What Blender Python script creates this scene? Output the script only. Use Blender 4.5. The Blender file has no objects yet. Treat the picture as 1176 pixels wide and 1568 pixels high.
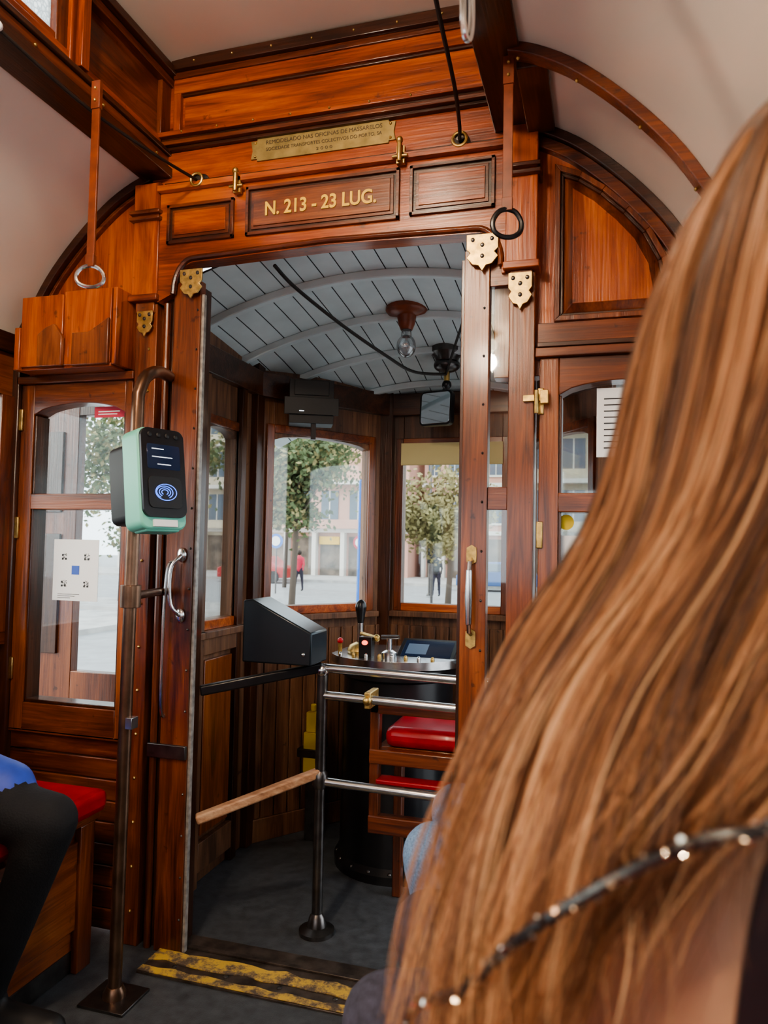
import bpy,bmesh,math,random
import numpy as np
from mathutils import Vector,Matrix
random.seed(7); np.random.seed(7)
sc=bpy.context.scene
COL=sc.collection
# ------------------------------------------------------------------ materials
def new_mat(name):
    m=bpy.data.materials.new(name); m.use_nodes=True
    nt=m.node_tree; return m,nt,nt.nodes['Principled BSDF']
def mat(name,col,rough=.5,metal=0,coat=0,emit=None,es=0,var=.0,vscale=8,bump=0,bscale=60,spec=None,sss=0):
    m,nt,b=new_mat(name)
    b.inputs['Base Color'].default_value=(*col,1); b.inputs['Roughness'].default_value=rough
    b.inputs['Metallic'].default_value=metal; b.inputs['Coat Weight'].default_value=coat
    if spec is not None: b.inputs['Specular IOR Level'].default_value=spec
    if emit: b.inputs['Emission Color'].default_value=(*emit,1); b.inputs['Emission Strength'].default_value=es
    tc=nt.nodes.new('ShaderNodeTexCoord')
    if var>0:
        n=nt.nodes.new('ShaderNodeTexNoise'); n.inputs['Scale'].default_value=vscale; n.inputs['Detail'].default_value=6
        nt.links.new(tc.outputs['Object'],n.inputs['Vector'])
        r=nt.nodes.new('ShaderNodeValToRGB')
        r.color_ramp.elements[0].position=.3; r.color_ramp.elements[1].position=.7
        r.color_ramp.elements[0].color=(*[c*(1-var) for c in col],1); r.color_ramp.elements[1].color=(*[min(1,c*(1+var)) for c in col],1)
        nt.links.new(n.outputs['Fac'],r.inputs['Fac']); nt.links.new(r.outputs['Color'],b.inputs['Base Color'])
    if bump>0:
        n2=nt.nodes.new('ShaderNodeTexNoise'); n2.inputs['Scale'].default_value=bscale; n2.inputs['Detail'].default_value=4
        nt.links.new(tc.outputs['Object'],n2.inputs['Vector'])
        bp=nt.nodes.new('ShaderNodeBump'); bp.inputs['Strength'].default_value=bump; bp.inputs['Distance'].default_value=.01
        nt.links.new(n2.outputs['Fac'],bp.inputs['Height']); nt.links.new(bp.outputs['Normal'],b.inputs['Normal'])
    return m
def wood(name,axis,c1,c2,c3,rough=.30,coat=.45,along=1.6,across=16):
    m,nt,b=new_mat(name); N=nt.nodes; L=nt.links
    tc=N.new('ShaderNodeTexCoord')
    def mp(al,ac):
        q=N.new('ShaderNodeMapping'); s=[ac,ac,ac]; s[axis]=al; q.inputs['Scale'].default_value=s
        L.new(tc.outputs['Object'],q.inputs['Vector']); return q
    a=mp(along,across); n1=N.new('ShaderNodeTexNoise'); n1.inputs['Scale'].default_value=1; n1.inputs['Detail'].default_value=6; n1.inputs['Distortion'].default_value=1.6; n1.inputs['Roughness'].default_value=.6
    L.new(a.outputs[0],n1.inputs['Vector'])
    f=mp(along*4,across*11); n2=N.new('ShaderNodeTexNoise'); n2.inputs['Scale'].default_value=1; n2.inputs['Detail'].default_value=3
    L.new(f.outputs[0],n2.inputs['Vector'])
    g=mp(1.2,3.0); n3=N.new('ShaderNodeTexNoise'); n3.inputs['Scale'].default_value=1; n3.inputs['Detail'].default_value=3
    L.new(g.outputs[0],n3.inputs['Vector'])
    r=N.new('ShaderNodeValToRGB'); cr=r.color_ramp
    cr.elements[0].position=.28; cr.elements[0].color=(*c1,1); cr.elements[1].position=.74; cr.elements[1].color=(*c3,1)
    e=cr.elements.new(.5); e.color=(*c2,1)
    ad=N.new('ShaderNodeMath'); ad.operation='MULTIPLY_ADD'; ad.inputs[1].default_value=.4
    L.new(n2.outputs['Fac'],ad.inputs[0])
    sb=N.new('ShaderNodeMath'); sb.operation='MULTIPLY_ADD'; sb.inputs[1].default_value=.8; sb.inputs[2].default_value=-.60
    L.new(n3.outputs['Fac'],sb.inputs[0]); 
    s2=N.new('ShaderNodeMath'); s2.operation='ADD'; L.new(sb.outputs[0],s2.inputs[0]); L.new(n1.outputs['Fac'],s2.inputs[1])
    L.new(s2.outputs[0],ad.inputs[2]); L.new(ad.outputs[0],r.inputs['Fac'])
    wn=N.new('ShaderNodeTexNoise'); wn.inputs['Scale'].default_value=28; wn.inputs['Detail'].default_value=10; L.new(tc.outputs['Object'],wn.inputs['Vector'])
    wr=N.new('ShaderNodeValToRGB'); wr.color_ramp.elements[0].position=.27; wr.color_ramp.elements[1].position=.34; wr.color_ramp.elements[0].color=(.45,.45,.45,1); wr.color_ramp.elements[1].color=(1,1,1,1)
    L.new(wn.outputs['Fac'],wr.inputs['Fac'])
    mu=N.new('ShaderNodeMix'); mu.data_type='RGBA'; mu.blend_type='MULTIPLY'; mu.inputs['Factor'].default_value=1
    L.new(r.outputs['Color'],mu.inputs['A']); L.new(wr.outputs['Color'],mu.inputs['B']); L.new(mu.outputs['Result'],b.inputs['Base Color'])
    bp=N.new('ShaderNodeBump'); bp.inputs['Strength'].default_value=.2; bp.inputs['Distance'].default_value=.004
    L.new(n2.outputs['Fac'],bp.inputs['Height']); L.new(bp.outputs['Normal'],b.inputs['Normal'])
    b.inputs['Roughness'].default_value=rough; b.inputs['Coat Weight'].default_value=coat; b.inputs['Coat Roughness'].default_value=.14
    return m
OR=((.13,.021,.004),(.34,.064,.010),(.56,.145,.024))
MD=((.05,.012,.005),(.15,.034,.009),(.28,.076,.019))
DK=((.022,.008,.003),(.055,.017,.007),(.10,.033,.012))
WOx=wood('wood_orange_x',0,*OR); WOz=wood('wood_orange_z',2,*OR); WOy=wood('wood_orange_y',1,*OR)
WMx=wood('wood_mid_x',0,*MD); WMz=wood('wood_mid_z',2,*MD); WMy=wood('wood_mid_y',1,*MD)
WDx=wood('wood_dark_x',0,*DK); WDz=wood('wood_dark_z',2,*DK); WDy=wood('wood_dark_y',1,*DK)
LO=((.08,.020,.006),(.21,.052,.012),(.37,.108,.026))
WLz=wood('wood_lower_z',2,*LO); WLx=wood('wood_lower_x',0,*LO)
WV=wood('wood_vestibule',2,(.06,.026,.013),(.15,.065,.032),(.26,.125,.06),rough=.45,coat=.15)
WG=wood('wood_worn',0,(.22,.10,.05),(.42,.22,.12),(.6,.38,.24),rough=.5,coat=.1)
CREAM=mat('ceiling_cream',(.86,.77,.67),.28,var=.03,vscale=2,coat=.3)
VCEIL=mat('vestibule_ceiling_paint',(.62,.70,.71),.5,var=.1,vscale=6)
FLOORM=mat('floor_rubber',(.070,.078,.088),.42,var=.3,vscale=30,bump=.2,bscale=300)
BRASS=mat('brass',(.60,.42,.16),.42,metal=1,var=.35,vscale=60)
BRASSP=mat('brass_plaque',(.31,.23,.09),.5,metal=.6,var=.25,vscale=30)
STEEL=mat('steel',(.62,.62,.62),.22,metal=1,var=.15,vscale=40)
DSTEEL=mat('dark_steel',(.13,.12,.115),.3,metal=.9,var=.3,vscale=25)
POLE=mat('bronze_pole',(.17,.10,.065),.3,metal=.85,var=.35,vscale=18)
BLACK=mat('black_paint',(.012,.012,.014),.28,var=.3,vscale=20)
BLACKM=mat('black_matte',(.012,.012,.013),.55)
ANTH=mat('anthracite_metal',(.025,.034,.042),.28,metal=.5)
WHITE=mat('white_paper',(.85,.85,.85),.6)
INK=mat('ink',(.02,.02,.02),.6)
PLINK=mat('plaque_engraving',(.06,.04,.02),.6)
BLUEI=mat('blue_ink',(.05,.12,.5),.6)
REDL=mat('red_leather',(.42,.012,.022),.32,var=.2,vscale=14,coat=.25,bump=.05)
MINT=mat('mint_plastic',(.19,.60,.46),.35)
SCREEN=mat('screen_glass',(.01,.013,.02),.08,emit=(.02,.04,.1),es=.3)
BLUEL=mat('blue_led',(.05,.1,.8),.4,emit=(.10,.25,1),es=2.0)
WHTL=mat('white_pixels',(.8,.8,.8),.4,emit=(.8,.9,1),es=1.0)
REDLED=mat('red_led',(.8,.05,.02),.4,emit=(1,.06,.02),es=4)
GOLD=mat('gold_lettering',(.95,.60,.07),.4)
LEATH=mat('strap_leather',(.19,.045,.016),.35,var=.3,vscale=30)
CORD=mat('cord_black',(.02,.015,.012),.6)
CREAMP=mat('strip_paint',(.34,.31,.28),.45,metal=.3,var=.35,vscale=60)
YEL=mat('yellow_paint',(.70,.50,.03),.5)
REDST=mat('red_sticker',(.55,.03,.07),.5)
BLIND=mat('blind_fabric',(.55,.47,.24),.8)
def glass(name,rough=.0,tint=(.93,.97,.97),base=.04):
    m=bpy.data.materials.new(name); m.use_nodes=True; nt=m.node_tree; nt.nodes.clear()
    o=nt.nodes.new('ShaderNodeOutputMaterial'); t=nt.nodes.new('ShaderNodeBsdfTransparent'); g=nt.nodes.new('ShaderNodeBsdfGlossy')
    t.inputs[0].default_value=(*tint,1); g.inputs['Roughness'].default_value=.03
    mx=nt.nodes.new('ShaderNodeMixShader'); lw=nt.nodes.new('ShaderNodeLayerWeight'); lw.inputs[0].default_value=.25
    mm=nt.nodes.new('ShaderNodeMath'); mm.operation='MULTIPLY_ADD'; mm.inputs[1].default_value=.6; mm.inputs[2].default_value=base
    nt.links.new(lw.outputs['Fresnel'],mm.inputs[0]); nt.links.new(mm.outputs[0],mx.inputs[0])
    nt.links.new(t.outputs[0],mx.inputs[1]); nt.links.new(g.outputs[0],mx.inputs[2]); nt.links.new(mx.outputs[0],o.inputs[0]); return m
GLASS=glass('window_glass')
def frosted():
    m,nt,b=new_mat('frosted_glass'); 
    v=nt.nodes.new('ShaderNodeTexVoronoi'); v.inputs['Scale'].default_value=90; v.feature='DISTANCE_TO_EDGE'
    tc=nt.nodes.new('ShaderNodeTexCoord'); nt.links.new(tc.outputs['Object'],v.inputs['Vector'])
    r=nt.nodes.new('ShaderNodeValToRGB'); r.color_ramp.elements[0].color=(.45,.52,.55,1); r.color_ramp.elements[1].color=(.95,1,1,1); r.color_ramp.elements[1].position=.25
    nt.links.new(v.outputs['Distance'],r.inputs['Fac'])
    tr=nt.nodes.new('ShaderNodeBsdfTranslucent'); nt.links.new(r.outputs['Color'],tr.inputs['Color'])
    mx=nt.nodes.new('ShaderNodeMixShader'); mx.inputs[0].default_value=.15
    nt.links.new(tr.outputs[0],mx.inputs[1]); nt.links.new(b.outputs[0],mx.inputs[2]); nt.links.new(mx.outputs[0],nt.nodes['Material Output'].inputs[0]); return m
FROST=frosted()
def yworn():
    m,nt,b=new_mat('worn_yellow'); tc=nt.nodes.new('ShaderNodeTexCoord'); n=nt.nodes.new('ShaderNodeTexNoise'); n.inputs['Scale'].default_value=14; n.inputs['Detail'].default_value=14; n.inputs['Roughness'].default_value=.8
    r=nt.nodes.new('ShaderNodeValToRGB'); r.color_ramp.elements[0].position=.44; r.color_ramp.elements[1].position=.54
    r.color_ramp.elements[0].color=(.10,.075,.06,1); r.color_ramp.elements[1].color=(.62,.41,.08,1); e=r.color_ramp.elements.new(.49); e.color=(.33,.23,.10,1)
    nt.links.new(tc.outputs['Object'],n.inputs['Vector']); nt.links.new(n.outputs['Fac'],r.inputs['Fac']); nt.links.new(r.outputs['Color'],b.inputs['Base Color']); b.inputs['Roughness'].default_value=.5; return m
YWORN=yworn()
RUST=mat('worn_steel_plate',(.13,.105,.09),.35,metal=.7,var=.6,vscale=18)
# ------------------------------------------------------------------ mesh builder
class MB:
    def __init__(s): s.bm=bmesh.new(); s.mats=[]
    def mi(s,m):
        if m not in s.mats: s.mats.append(m)
        return s.mats.index(m)
    def face(s,vs,m):
        try:
            f=s.bm.faces.new(vs); f.material_index=s.mi(m); return f
        except ValueError: return None
    def box(s,x0,x1,y0,y1,z0,z1,m,M=None):
        P=[Vector(p) for p in [(x0,y0,z0),(x1,y0,z0),(x1,y1,z0),(x0,y1,z0),(x0,y0,z1),(x1,y0,z1),(x1,y1,z1),(x0,y1,z1)]]
        if M: P=[M@p for p in P]
        v=[s.bm.verts.new(p) for p in P]
        for q in [(0,3,2,1),(4,5,6,7),(0,1,5,4),(1,2,6,5),(2,3,7,6),(3,0,4,7)]: s.face([v[i] for i in q],m)
    def poly(s,pts,pl,d0,d1,m,M=None):
        def P(p,d):
            if pl=='xz': q=Vector((p[0],d,p[1]))
            elif pl=='yz': q=Vector((d,p[0],p[1]))
            else: q=Vector((p[0],p[1],d))
            return M@q if M else q
        a=[s.bm.verts.new(P(p,d0)) for p in pts]; b=[s.bm.verts.new(P(p,d1)) for p in pts]
        n=len(pts); s.face(a,m); s.face(b[::-1],m)
        for i in range(n): s.face([a[i],b[i],b[(i+1)%n],a[(i+1)%n]],m)
    def strip(s,A,B,m,thick=None):
        a=[s.bm.verts.new(p) for p in A]; b=[s.bm.verts.new(p) for p in B]
        for i in range(len(A)-1): s.face([a[i],a[i+1],b[i+1],b[i]],m)
    def tube(s,pts,r,m,seg=12,closed=False,cap=True):
        pts=[Vector(p) for p in pts]; n=len(pts); rr=r if isinstance(r,(list,tuple)) else [r]*n
        rings=[]; t0=None; nrm=None
        for i,p in enumerate(pts):
            if closed: t=(pts[(i+1)%n]-pts[i-1])
            elif i==0: t=pts[1]-p
            elif i==n-1: t=p-pts[i-1]
            else: t=(pts[i+1]-p).normalized()+(p-pts[i-1]).normalized()
            t=t.normalized()
            if nrm is None:
                nrm=t.orthogonal().normalized()
            else:
                q=t0.rotation_difference(t); nrm=q@nrm
            t0=t; bn=t.cross(nrm)
            rings.append([s.bm.verts.new(p+(nrm*math.cos(2*math.pi*k/seg)+bn*math.sin(2*math.pi*k/seg))*rr[i]) for k in range(seg)])
        for i in range(n if closed else n-1):
            A=rings[i];B=rings[(i+1)%n]
            for k in range(seg): s.face([A[k],A[(k+1)%seg],B[(k+1)%seg],B[k]],m)
        if cap and not closed:
            s.face(rings[0][::-1],m); s.face(rings[-1],m)
    def sweep(s,pts,w,h,m,up=(0,0,1)):
        pts=[Vector(p) for p in pts]; n=len(pts); rings=[]; up=Vector(up)
        for i,p in enumerate(pts):
            t=(pts[min(i+1,n-1)]-pts[max(i-1,0)]).normalized(); sd=t.cross(up).normalized(); u2=sd.cross(t)
            rings.append([s.bm.verts.new(p+sd*a*w/2+u2*b*h/2) for a,b in ((-1,-1),(1,-1),(1,1),(-1,1))])
        for i in range(n-1):
            for k in range(4): s.face([rings[i][k],rings[i][(k+1)%4],rings[i+1][(k+1)%4],rings[i+1][k]],m)
        s.face(rings[0][::-1],m); s.face(rings[-1],m)
    def sphere(s,c,r,m,u=20,v=14,M=None):
        if not isinstance(r,(tuple,list)): r=(r,r,r)
        c=Vector(c); rings=[]
        def T(p): return M@p if M else p
        top=s.bm.verts.new(T(c+Vector((0,0,r[2])))); bot=s.bm.verts.new(T(c-Vector((0,0,r[2]))))
        for j in range(1,v):
            ph=math.pi*j/v
            rings.append([s.bm.verts.new(T(c+Vector((r[0]*math.sin(ph)*math.cos(2*math.pi*k/u),r[1]*math.sin(ph)*math.sin(2*math.pi*k/u),r[2]*math.cos(ph))))) for k in range(u)])
        for k in range(u):
            s.face([top,rings[0][k],rings[0][(k+1)%u]],m); s.face([bot,rings[-1][(k+1)%u],rings[-1][k]],m)
            for j in range(v-2): s.face([rings[j][k],rings[j+1][k],rings[j+1][(k+1)%u],rings[j][(k+1)%u]],m)
    def lathe(s,prof,c,m,seg=32,M=None):
        c=Vector(c); rings=[]
        for r,z in prof:
            rings.append([s.bm.verts.new((M@Vector((r*math.cos(2*math.pi*k/seg),r*math.sin(2*math.pi*k/seg),z)) if M else Vector((r*math.cos(2*math.pi*k/seg),r*math.sin(2*math.pi*k/seg),z)))+c) for k in range(seg)])
        for i in range(len(prof)-1):
            for k in range(seg): s.face([rings[i][k],rings[i][(k+1)%seg],rings[i+1][(k+1)%seg],rings[i+1][k]],m)
        s.face(rings[0][::-1],m); s.face(rings[-1],m)
    def obj(s,name,parent=None,bevel=.0025,M=None,recalc=True):
        if recalc: bmesh.ops.recalc_face_normals(s.bm,faces=s.bm.faces)
        for f in s.bm.faces: f.smooth=True
        for e in s.bm.edges:
            if len(e.link_faces)==2:
                if e.calc_face_angle(0)>math.radians(38): e.smooth=False
            else: e.smooth=False
        me=bpy.data.meshes.new(name); s.bm.to_mesh(me); s.bm.free()
        for m in s.mats: me.materials.append(m)
        o=bpy.data.objects.new(name,me); COL.objects.link(o)
        if M: o.matrix_world=M
        if parent: o.parent=parent
        if bevel:
            b=o.modifiers.new('Bevel','BEVEL'); b.width=bevel; b.segments=2; b.limit_method='ANGLE'; b.angle_limit=math.radians(40)
        return o
def empty(name):
    e=bpy.data.objects.new(name,None); COL.objects.link(e); e.empty_display_size=.1; return e
def arc(cx,cz,r,a0,a1,n=8,rz=None):
    rz=rz or r
    return [(cx+r*math.cos(math.radians(a0+(a1-a0)*i/n)),cz+rz*math.sin(math.radians(a0+(a1-a0)*i/n))) for i in range(n+1)]
XC=-.79
PROF=[(.58,2.345),(.64,2.325),(.72,2.28),(.80,2.215),(.88,2.135),(.95,2.05),(1.01,1.955),(1.05,1.89),(1.07,1.84)]
def cr(pts,n):
    out=[]; P=[Vector(p) for p in pts]
    for i in range(len(P)-1):
        p0=P[max(i-1,0)];p1=P[i];p2=P[i+1];p3=P[min(i+2,len(P)-1)]
        for k in range(n):
            t=k/n; out.append(.5*((2*p1)+(-p0+p2)*t+(2*p0-5*p1+4*p2-p3)*t*t+(-p0+3*p1-3*p2+p3)*t**3))
    out.append(P[-1]); return out
PR=[(p[0],p[1]) for p in cr([(a,b) for a,b in PROF],3)]
# ------------------------------------------------------------------ room shell
b=MB(); b.box(-1.9,.32,-2.5,2.02,-.06,0,FLOORM); b.box(-1.42,.1,2.02,3.36,-.06,0,FLOORM); b.obj('floor',bevel=0)
b=MB()
for sgn in (-1,1):
    A=[Vector((XC+sgn*d,-2.5,z)) for d,z in PR]; B=[Vector((XC+sgn*d,2.0,z)) for d,z in PR]
    b.strip(A,B,CREAM)
    A2=[a+Vector((sgn*.02,0,.03)) for a in A]; B2=[a+Vector((sgn*.02,0,.03)) for a in B]; b.strip(A2,B2,CREAM)
up=[(XC+.56*math.cos(t)*1.0,2.685+.02*math.sin(t)) for t in [math.pi-math.pi*i/16 for i in range(17)]]
b.strip([Vector((x,-2.5,z)) for x,z in up],[Vector((x,2.0,z)) for x,z in up],CREAM)
b.strip([Vector((x,-2.5,z+.03)) for x,z in up],[Vector((x,2.0,z+.03)) for x,z in up],CREAM)
b.obj('ceiling',bevel=0)
for side,sgn in (('left',-1),('right',1)):
    b=MB(); X=XC+sgn*.54
    def bx(d0,d1,y0,y1,z0,z1,m):
        a,c=XC+sgn*d0,XC+sgn*d1; b.box(min(a,c),max(a,c),y0,y1,z0,z1,m)
    bx(.50,.60,-2.5,2.0,2.325,2.355,WDy)
    bx(.515,.59,-2.5,2.0,2.355,2.395,WMy)
    bx(.505,.59,-2.5,2.0,2.395,2.41,WDy)
    bx(.53,.59,-2.5,2.0,2.41,2.45,WOy)
    bx(.50,.59,-2.5,2.0,2.655,2.68,WDy)
    bx(.52,.59,-2.5,2.0,2.63,2.655,WMy)
    bx(.545,.575,1.60,1.97,2.45,2.63,WMy)
    bx(.53,.58,1.94,2.0,2.41,2.66,WMz)
    for k in range(5):
        y1=1.60-k*.86
        bx(.525,.58,y1-.07,y1,2.41,2.66,WOz); bx(.505,.53,y1-.05,y1-.02,2.42,2.64,WOz)
        bx(.535,.575,y1-.11,y1-.07,2.45,2.63,WMz)
        bx(.54,.575,y1-.78,y1-.11,2.45,2.475,WOy); bx(.54,.575,y1-.78,y1-.11,2.61,2.63,WOy)
        bx(.535,.575,y1-.82,y1-.78,2.45,2.63,WMz)
    for i in range(16): 
        xx=XC+sgn*.514; b.sphere((xx,1.9-i*.25,2.375),.005,BRASS,6,4)
    b.obj('trim_clerestory_'+side)
    b=MB()
    for k in range(5):
        y1=1.60-k*.86; a=XC+sgn*.557; b.box(a-.002,a+.002,y1-.78,y1-.11,2.475,2.61,FROST)
    b.obj('window_clerestory_'+side,bevel=0)
for side,sgn in (('left',-1),('right',1)):
    b=MB(); X=XC+sgn*1.07
    def bx(d0,d1,y0,y1,z0,z1,m):
        a,c=XC+sgn*d0,XC+sgn*d1; b.box(min(a,c),max(a,c),y0,y1,z0,z1,m)
    bx(1.07,1.11,-2.5,2.0,0,.86,WMy); bx(1.05,1.12,-2.5,2.0,.86,.90,WMy); bx(1.04,1.12,-2.5,2.0,1.80,1.86,WDy); bx(1.06,1.11,-2.5,2.0,1.66,1.80,WMy)
    for k in range(6):
        y1=2.0-k*.87; bx(1.05,1.12,max(-2.5,y1-.10),y1,.9,1.66,WMz)
    b.obj('wall_'+side)
    b=MB()
    for k in range(5):
        y1=1.90-k*.87; a=XC+sgn*1.09; b.box(a-.002,a+.002,y1-.77,y1,.9,1.66,GLASS)
    b.obj('window_'+('1' if sgn<0 else '2'),bevel=0)
b=MB()
b.box(-1.9,.32,-2.56,-2.5,0,.9,WMx); b.box(-1.9,.32,-2.56,-2.5,1.7,2.72,WOx)
for x in (-1.9,-1.25,-.4,.22): b.box(x,x+.1,-2.56,-2.5,.9,1.7,WMz)
b.obj('wall_back')
# ------------------------------------------------------------------ end wall (wall_front)
b=MB()
Y=2.0
b.box(-1.35,-.23,Y-.01,Y+.05,2.30,2.72,WOx)
b.box(-1.30,-.25,1.955,Y,2.665,2.70,WDx); b.box(-1.30,-.25,1.97,Y,2.645,2.665,WMx)
b.box(-1.30,-.25,1.975,Y,2.60,2.645,WOx)
b.box(-1.30,-1.275,1.975,Y,2.46,2.60,WOz); b.box(-.285,-.25,1.975,Y,2.46,2.60,WOz)
b.box(-1.275,-.285,1.982,Y,2.468,2.475,WDx); b.box(-1.275,-.285,1.982,Y,2.592,2.60,WDx)
b.box(-1.262,-.298,1.979,Y,2.484,2.585,WOx)
b.box(-1.37,-.225,1.93,Y,2.440,2.455,WOx); b.box(-1.37,-.225,1.945,Y,2.428,2.440,WDx)
b.box(-1.365,-.23,1.935,Y,2.415,2.428,WMx); b.box(-1.36,-.235,1.95,Y,2.405,2.415,WDx)
b.box(-1.36,-.235,1.965,Y,2.305,2.405,WOx); b.box(-1.31,-.25,1.955,Y,2.297,2.305,WDx)
for i in range(9): b.sphere((-1.24+i*.12,1.929,2.4475),.004,BRASS,6,4); 
for i in range(8): b.sphere((-1.22+i*.13,1.954,2.683),.004,BRASS,6,4)
for sgn in (-1,1):
    pts=[(XC+sgn*.5,1.66)]+[(XC+sgn*.5,2.30)]+[(XC+sgn*d,z) for d,z in PR]+[(XC+sgn*1.07,1.66)]
    b.poly(pts,'xz',1.995,2.05,WOz)
b.obj('wall_front')
for side,x0,x1,top in (('left',-1.405,-1.315,2.305),('right',-.255,-.172,2.40)):
    b=MB(); w=x1-x0
    b.box(x0+.01,x1-.005,1.955,2.03,0,1.93,WMz if side=='left' else WLz)
    b.box(x0,x1,1.94,2.03,1.955,top,WOz)
    b.box(x0-.006,x1+.006,1.93,2.03,1.935,1.955,WOx)
    b.box(x0+.012,x1-.012,1.947,2.03,1.90,1.935,WMz)
    for z in (2.185,2.205): b.box(x0-.008,x1+.008,1.925,2.03,z,z+.012,WMx)
    if side=='right': b.box(x0-.01,x1+.01,1.92,2.03,2.335,2.35,WMx)
    b.obj('trim_pilaster_'+side)
def arch_trim(name,sgn,y0,y1,t,m,off=0,dmin=.58):
    b=MB(); inner=[];outer=[]
    for i,(d,z) in enumerate(PR):
        q=PR[min(i+1,len(PR)-1)];p=PR[max(i-1,0)]; tx,tz=q[0]-p[0],q[1]-p[1]; l=math.hypot(tx,tz); nx,nz=tz/l,-tx/l
        nx,nz=(nx,nz) if nz<0 else (-nx,-nz)
        outer.append((XC+sgn*(d+nx*off),z+nz*off)); inner.append((XC+sgn*(d+nx*(off+t)),z+nz*(off+t)))
    for i in range(len(PR)-1):
        q=[outer[i],outer[i+1],inner[i+1],inner[i]]
        a=[b.bm.verts.new((x,y0,z)) for x,z in q]; c=[b.bm.verts.new((x,y1,z)) for x,z in q]
        b.face(a,m);b.face(c[::-1],m)
        for k in range(4): b.face([a[k],c[k],c[(k+1)%4],a[(k+1)%4]],m)
    bmesh.ops.remove_doubles(b.bm,verts=b.bm.verts,dist=1e-5)
    return b
arch_trim('a',-1,1.955,2.0,.026,WDx).obj('trim_arch_left')
arch_trim('a',-1,1.975,2.0,.012,WMx,off=.026).obj('trim_arch_bead_left')
arch_trim('a',1,1.955,2.0,.025,WDx).obj('trim_arch_right')
arch_trim('a',1,1.97,2.0,.03,WMx,off=.025).obj('trim_arch_bead_right')
b=arch_trim('a',1,1.63,1.67,.024,WMx)
for i in range(2,len(PR),5): b.sphere((XC+PR[i][0]-.02,1.65,PR[i][1]-.022),.005,BRASS,6,4)
b.obj('trim_rib_right')
arch_trim('a',-1,.45,.49,.022,WMx).obj('trim_rib_left')
arch_trim('a',1,.6,.64,.022,WOx).obj('trim_rib_right_near')
b=MB(); b.box(-.20,-.13,1.67,1.95,2.30,2.34,WDy); b.obj('trim_corbel_right')
b=MB()
pts=[(-1.315,2.295),(-.255,2.295),(-.255,1.93),(-.265,1.93)]+arc(-.335,1.955,.07,0,90,8,.09)+[(-.36,2.045),(-.76,2.055),(-1.13,2.045)]+arc(-1.19,1.955,.07,90,180,8,.09)+[(-1.315,1.93)]
b.poly(pts,'xz',1.945,2.0,WOx)
def fpanel(x0,x1,z0,z1,y,mf=WOx,mo=WMx,r=.016):
    b.box(x0,x1,y-.010,y,z0,z0+.009,mo); b.box(x0,x1,y-.010,y,z1-.009,z1,mo)
    b.box(x0,x0+.009,y-.010,y,z0,z1,mo); b.box(x1-.009,x1,y-.010,y,z0,z1,mo)
    b.box(x0+.009,x1-.009,y-.0015,y,z0+.009,z1-.009,WDx)
    b.box(x0+.017,x1-.017,y-.005,y,z0+.017,z1-.017,WMx)
    b.box(x0+.026,x1-.026,y-.009,y,z0+.026,z1-.026,mf)
fpanel(-1.285,-1.06,2.105,2.225,1.945); fpanel(-1.02,-.55,2.105,2.25,1.945,mf=WLx); fpanel(-.52,-.285,2.11,2.25,1.945)
b.box(-1.315,-.255,1.925,1.945,2.268,2.285,WOx)
bead=[(-.268,1.95)]+arc(-.335,1.962,.068,0,90,8,.095)+[(-.76,2.068)]+arc(-1.19,1.962,.068,90,180,8,.095)+[(-1.26,1.95)]
b.tube([(x,1.943,z) for x,z in bead],.009,WMx,8)
b.obj('trim_door_header')
def text_obj(name,body,x0,x1,z,y,m,parent=None,ext=.001,hs=1.0,off=0):
    c=bpy.data.curves.new(name,'FONT'); c.body=body; c.extrude=ext; c.size=1; c.offset=off
    o=bpy.data.objects.new(name+'_tmp',c); COL.objects.link(o); bpy.context.view_layer.update()
    me=bpy.data.meshes.new_from_object(o.evaluated_get(bpy.context.evaluated_depsgraph_get())); bpy.data.objects.remove(o)
    xs=[v.co.x for v in me.vertices]; w=max(xs)-min(xs); s=(x1-x0)/w; mn=min(xs)
    for v in me.vertices:
        X,Yy,Z=v.co; v.co=(x0+(X-mn)*s,y-Z,z+Yy*s*hs)
    me.materials.clear(); me.materials.append(m)
    q=bpy.data.objects.new(name,me); COL.objects.link(q); q.parent=parent; return q
text_obj('gold_number_lettering','N. 213 - 23 LUG.',-.955,-.615,2.158,1.934,GOLD,hs=1.15,off=.025)
pq=empty('brass_plaque')
b=MB()
pts=[(-1.02,2.345),(-1.0,2.345),(-1.0,2.338),(-.59,2.338),(-.59,2.345),(-.57,2.345),(-.575,2.37),(-.57,2.4),(-.59,2.4),(-.59,2.407),(-1.0,2.407),(-1.0,2.4),(-1.02,2.4),(-1.015,2.37)]
b.poly(pts,'xz',1.96,1.966,BRASSP)
for x in (-1.005,-.585):
    for z in (2.352,2.393): b.sphere((x,1.959,z),.004,BRASS,8,6)
b.obj('plate',pq,bevel=.001)
text_obj('line_1','REMODELADO NAS OFICINAS DE MASSARELOS',-.97,-.61,2.385,1.9595,PLINK,pq,ext=.0003)
text_obj('line_2','SOCIEDADE TRANSPORTES COLECTIVOS DO PORTO, SA',-.97,-.61,2.365,1.9595,PLINK,pq,ext=.0003)
text_obj('line_3','2 0 0 0',-.81,-.76,2.346,1.9595,PLINK,pq,ext=.0003,hs=.7)
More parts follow.
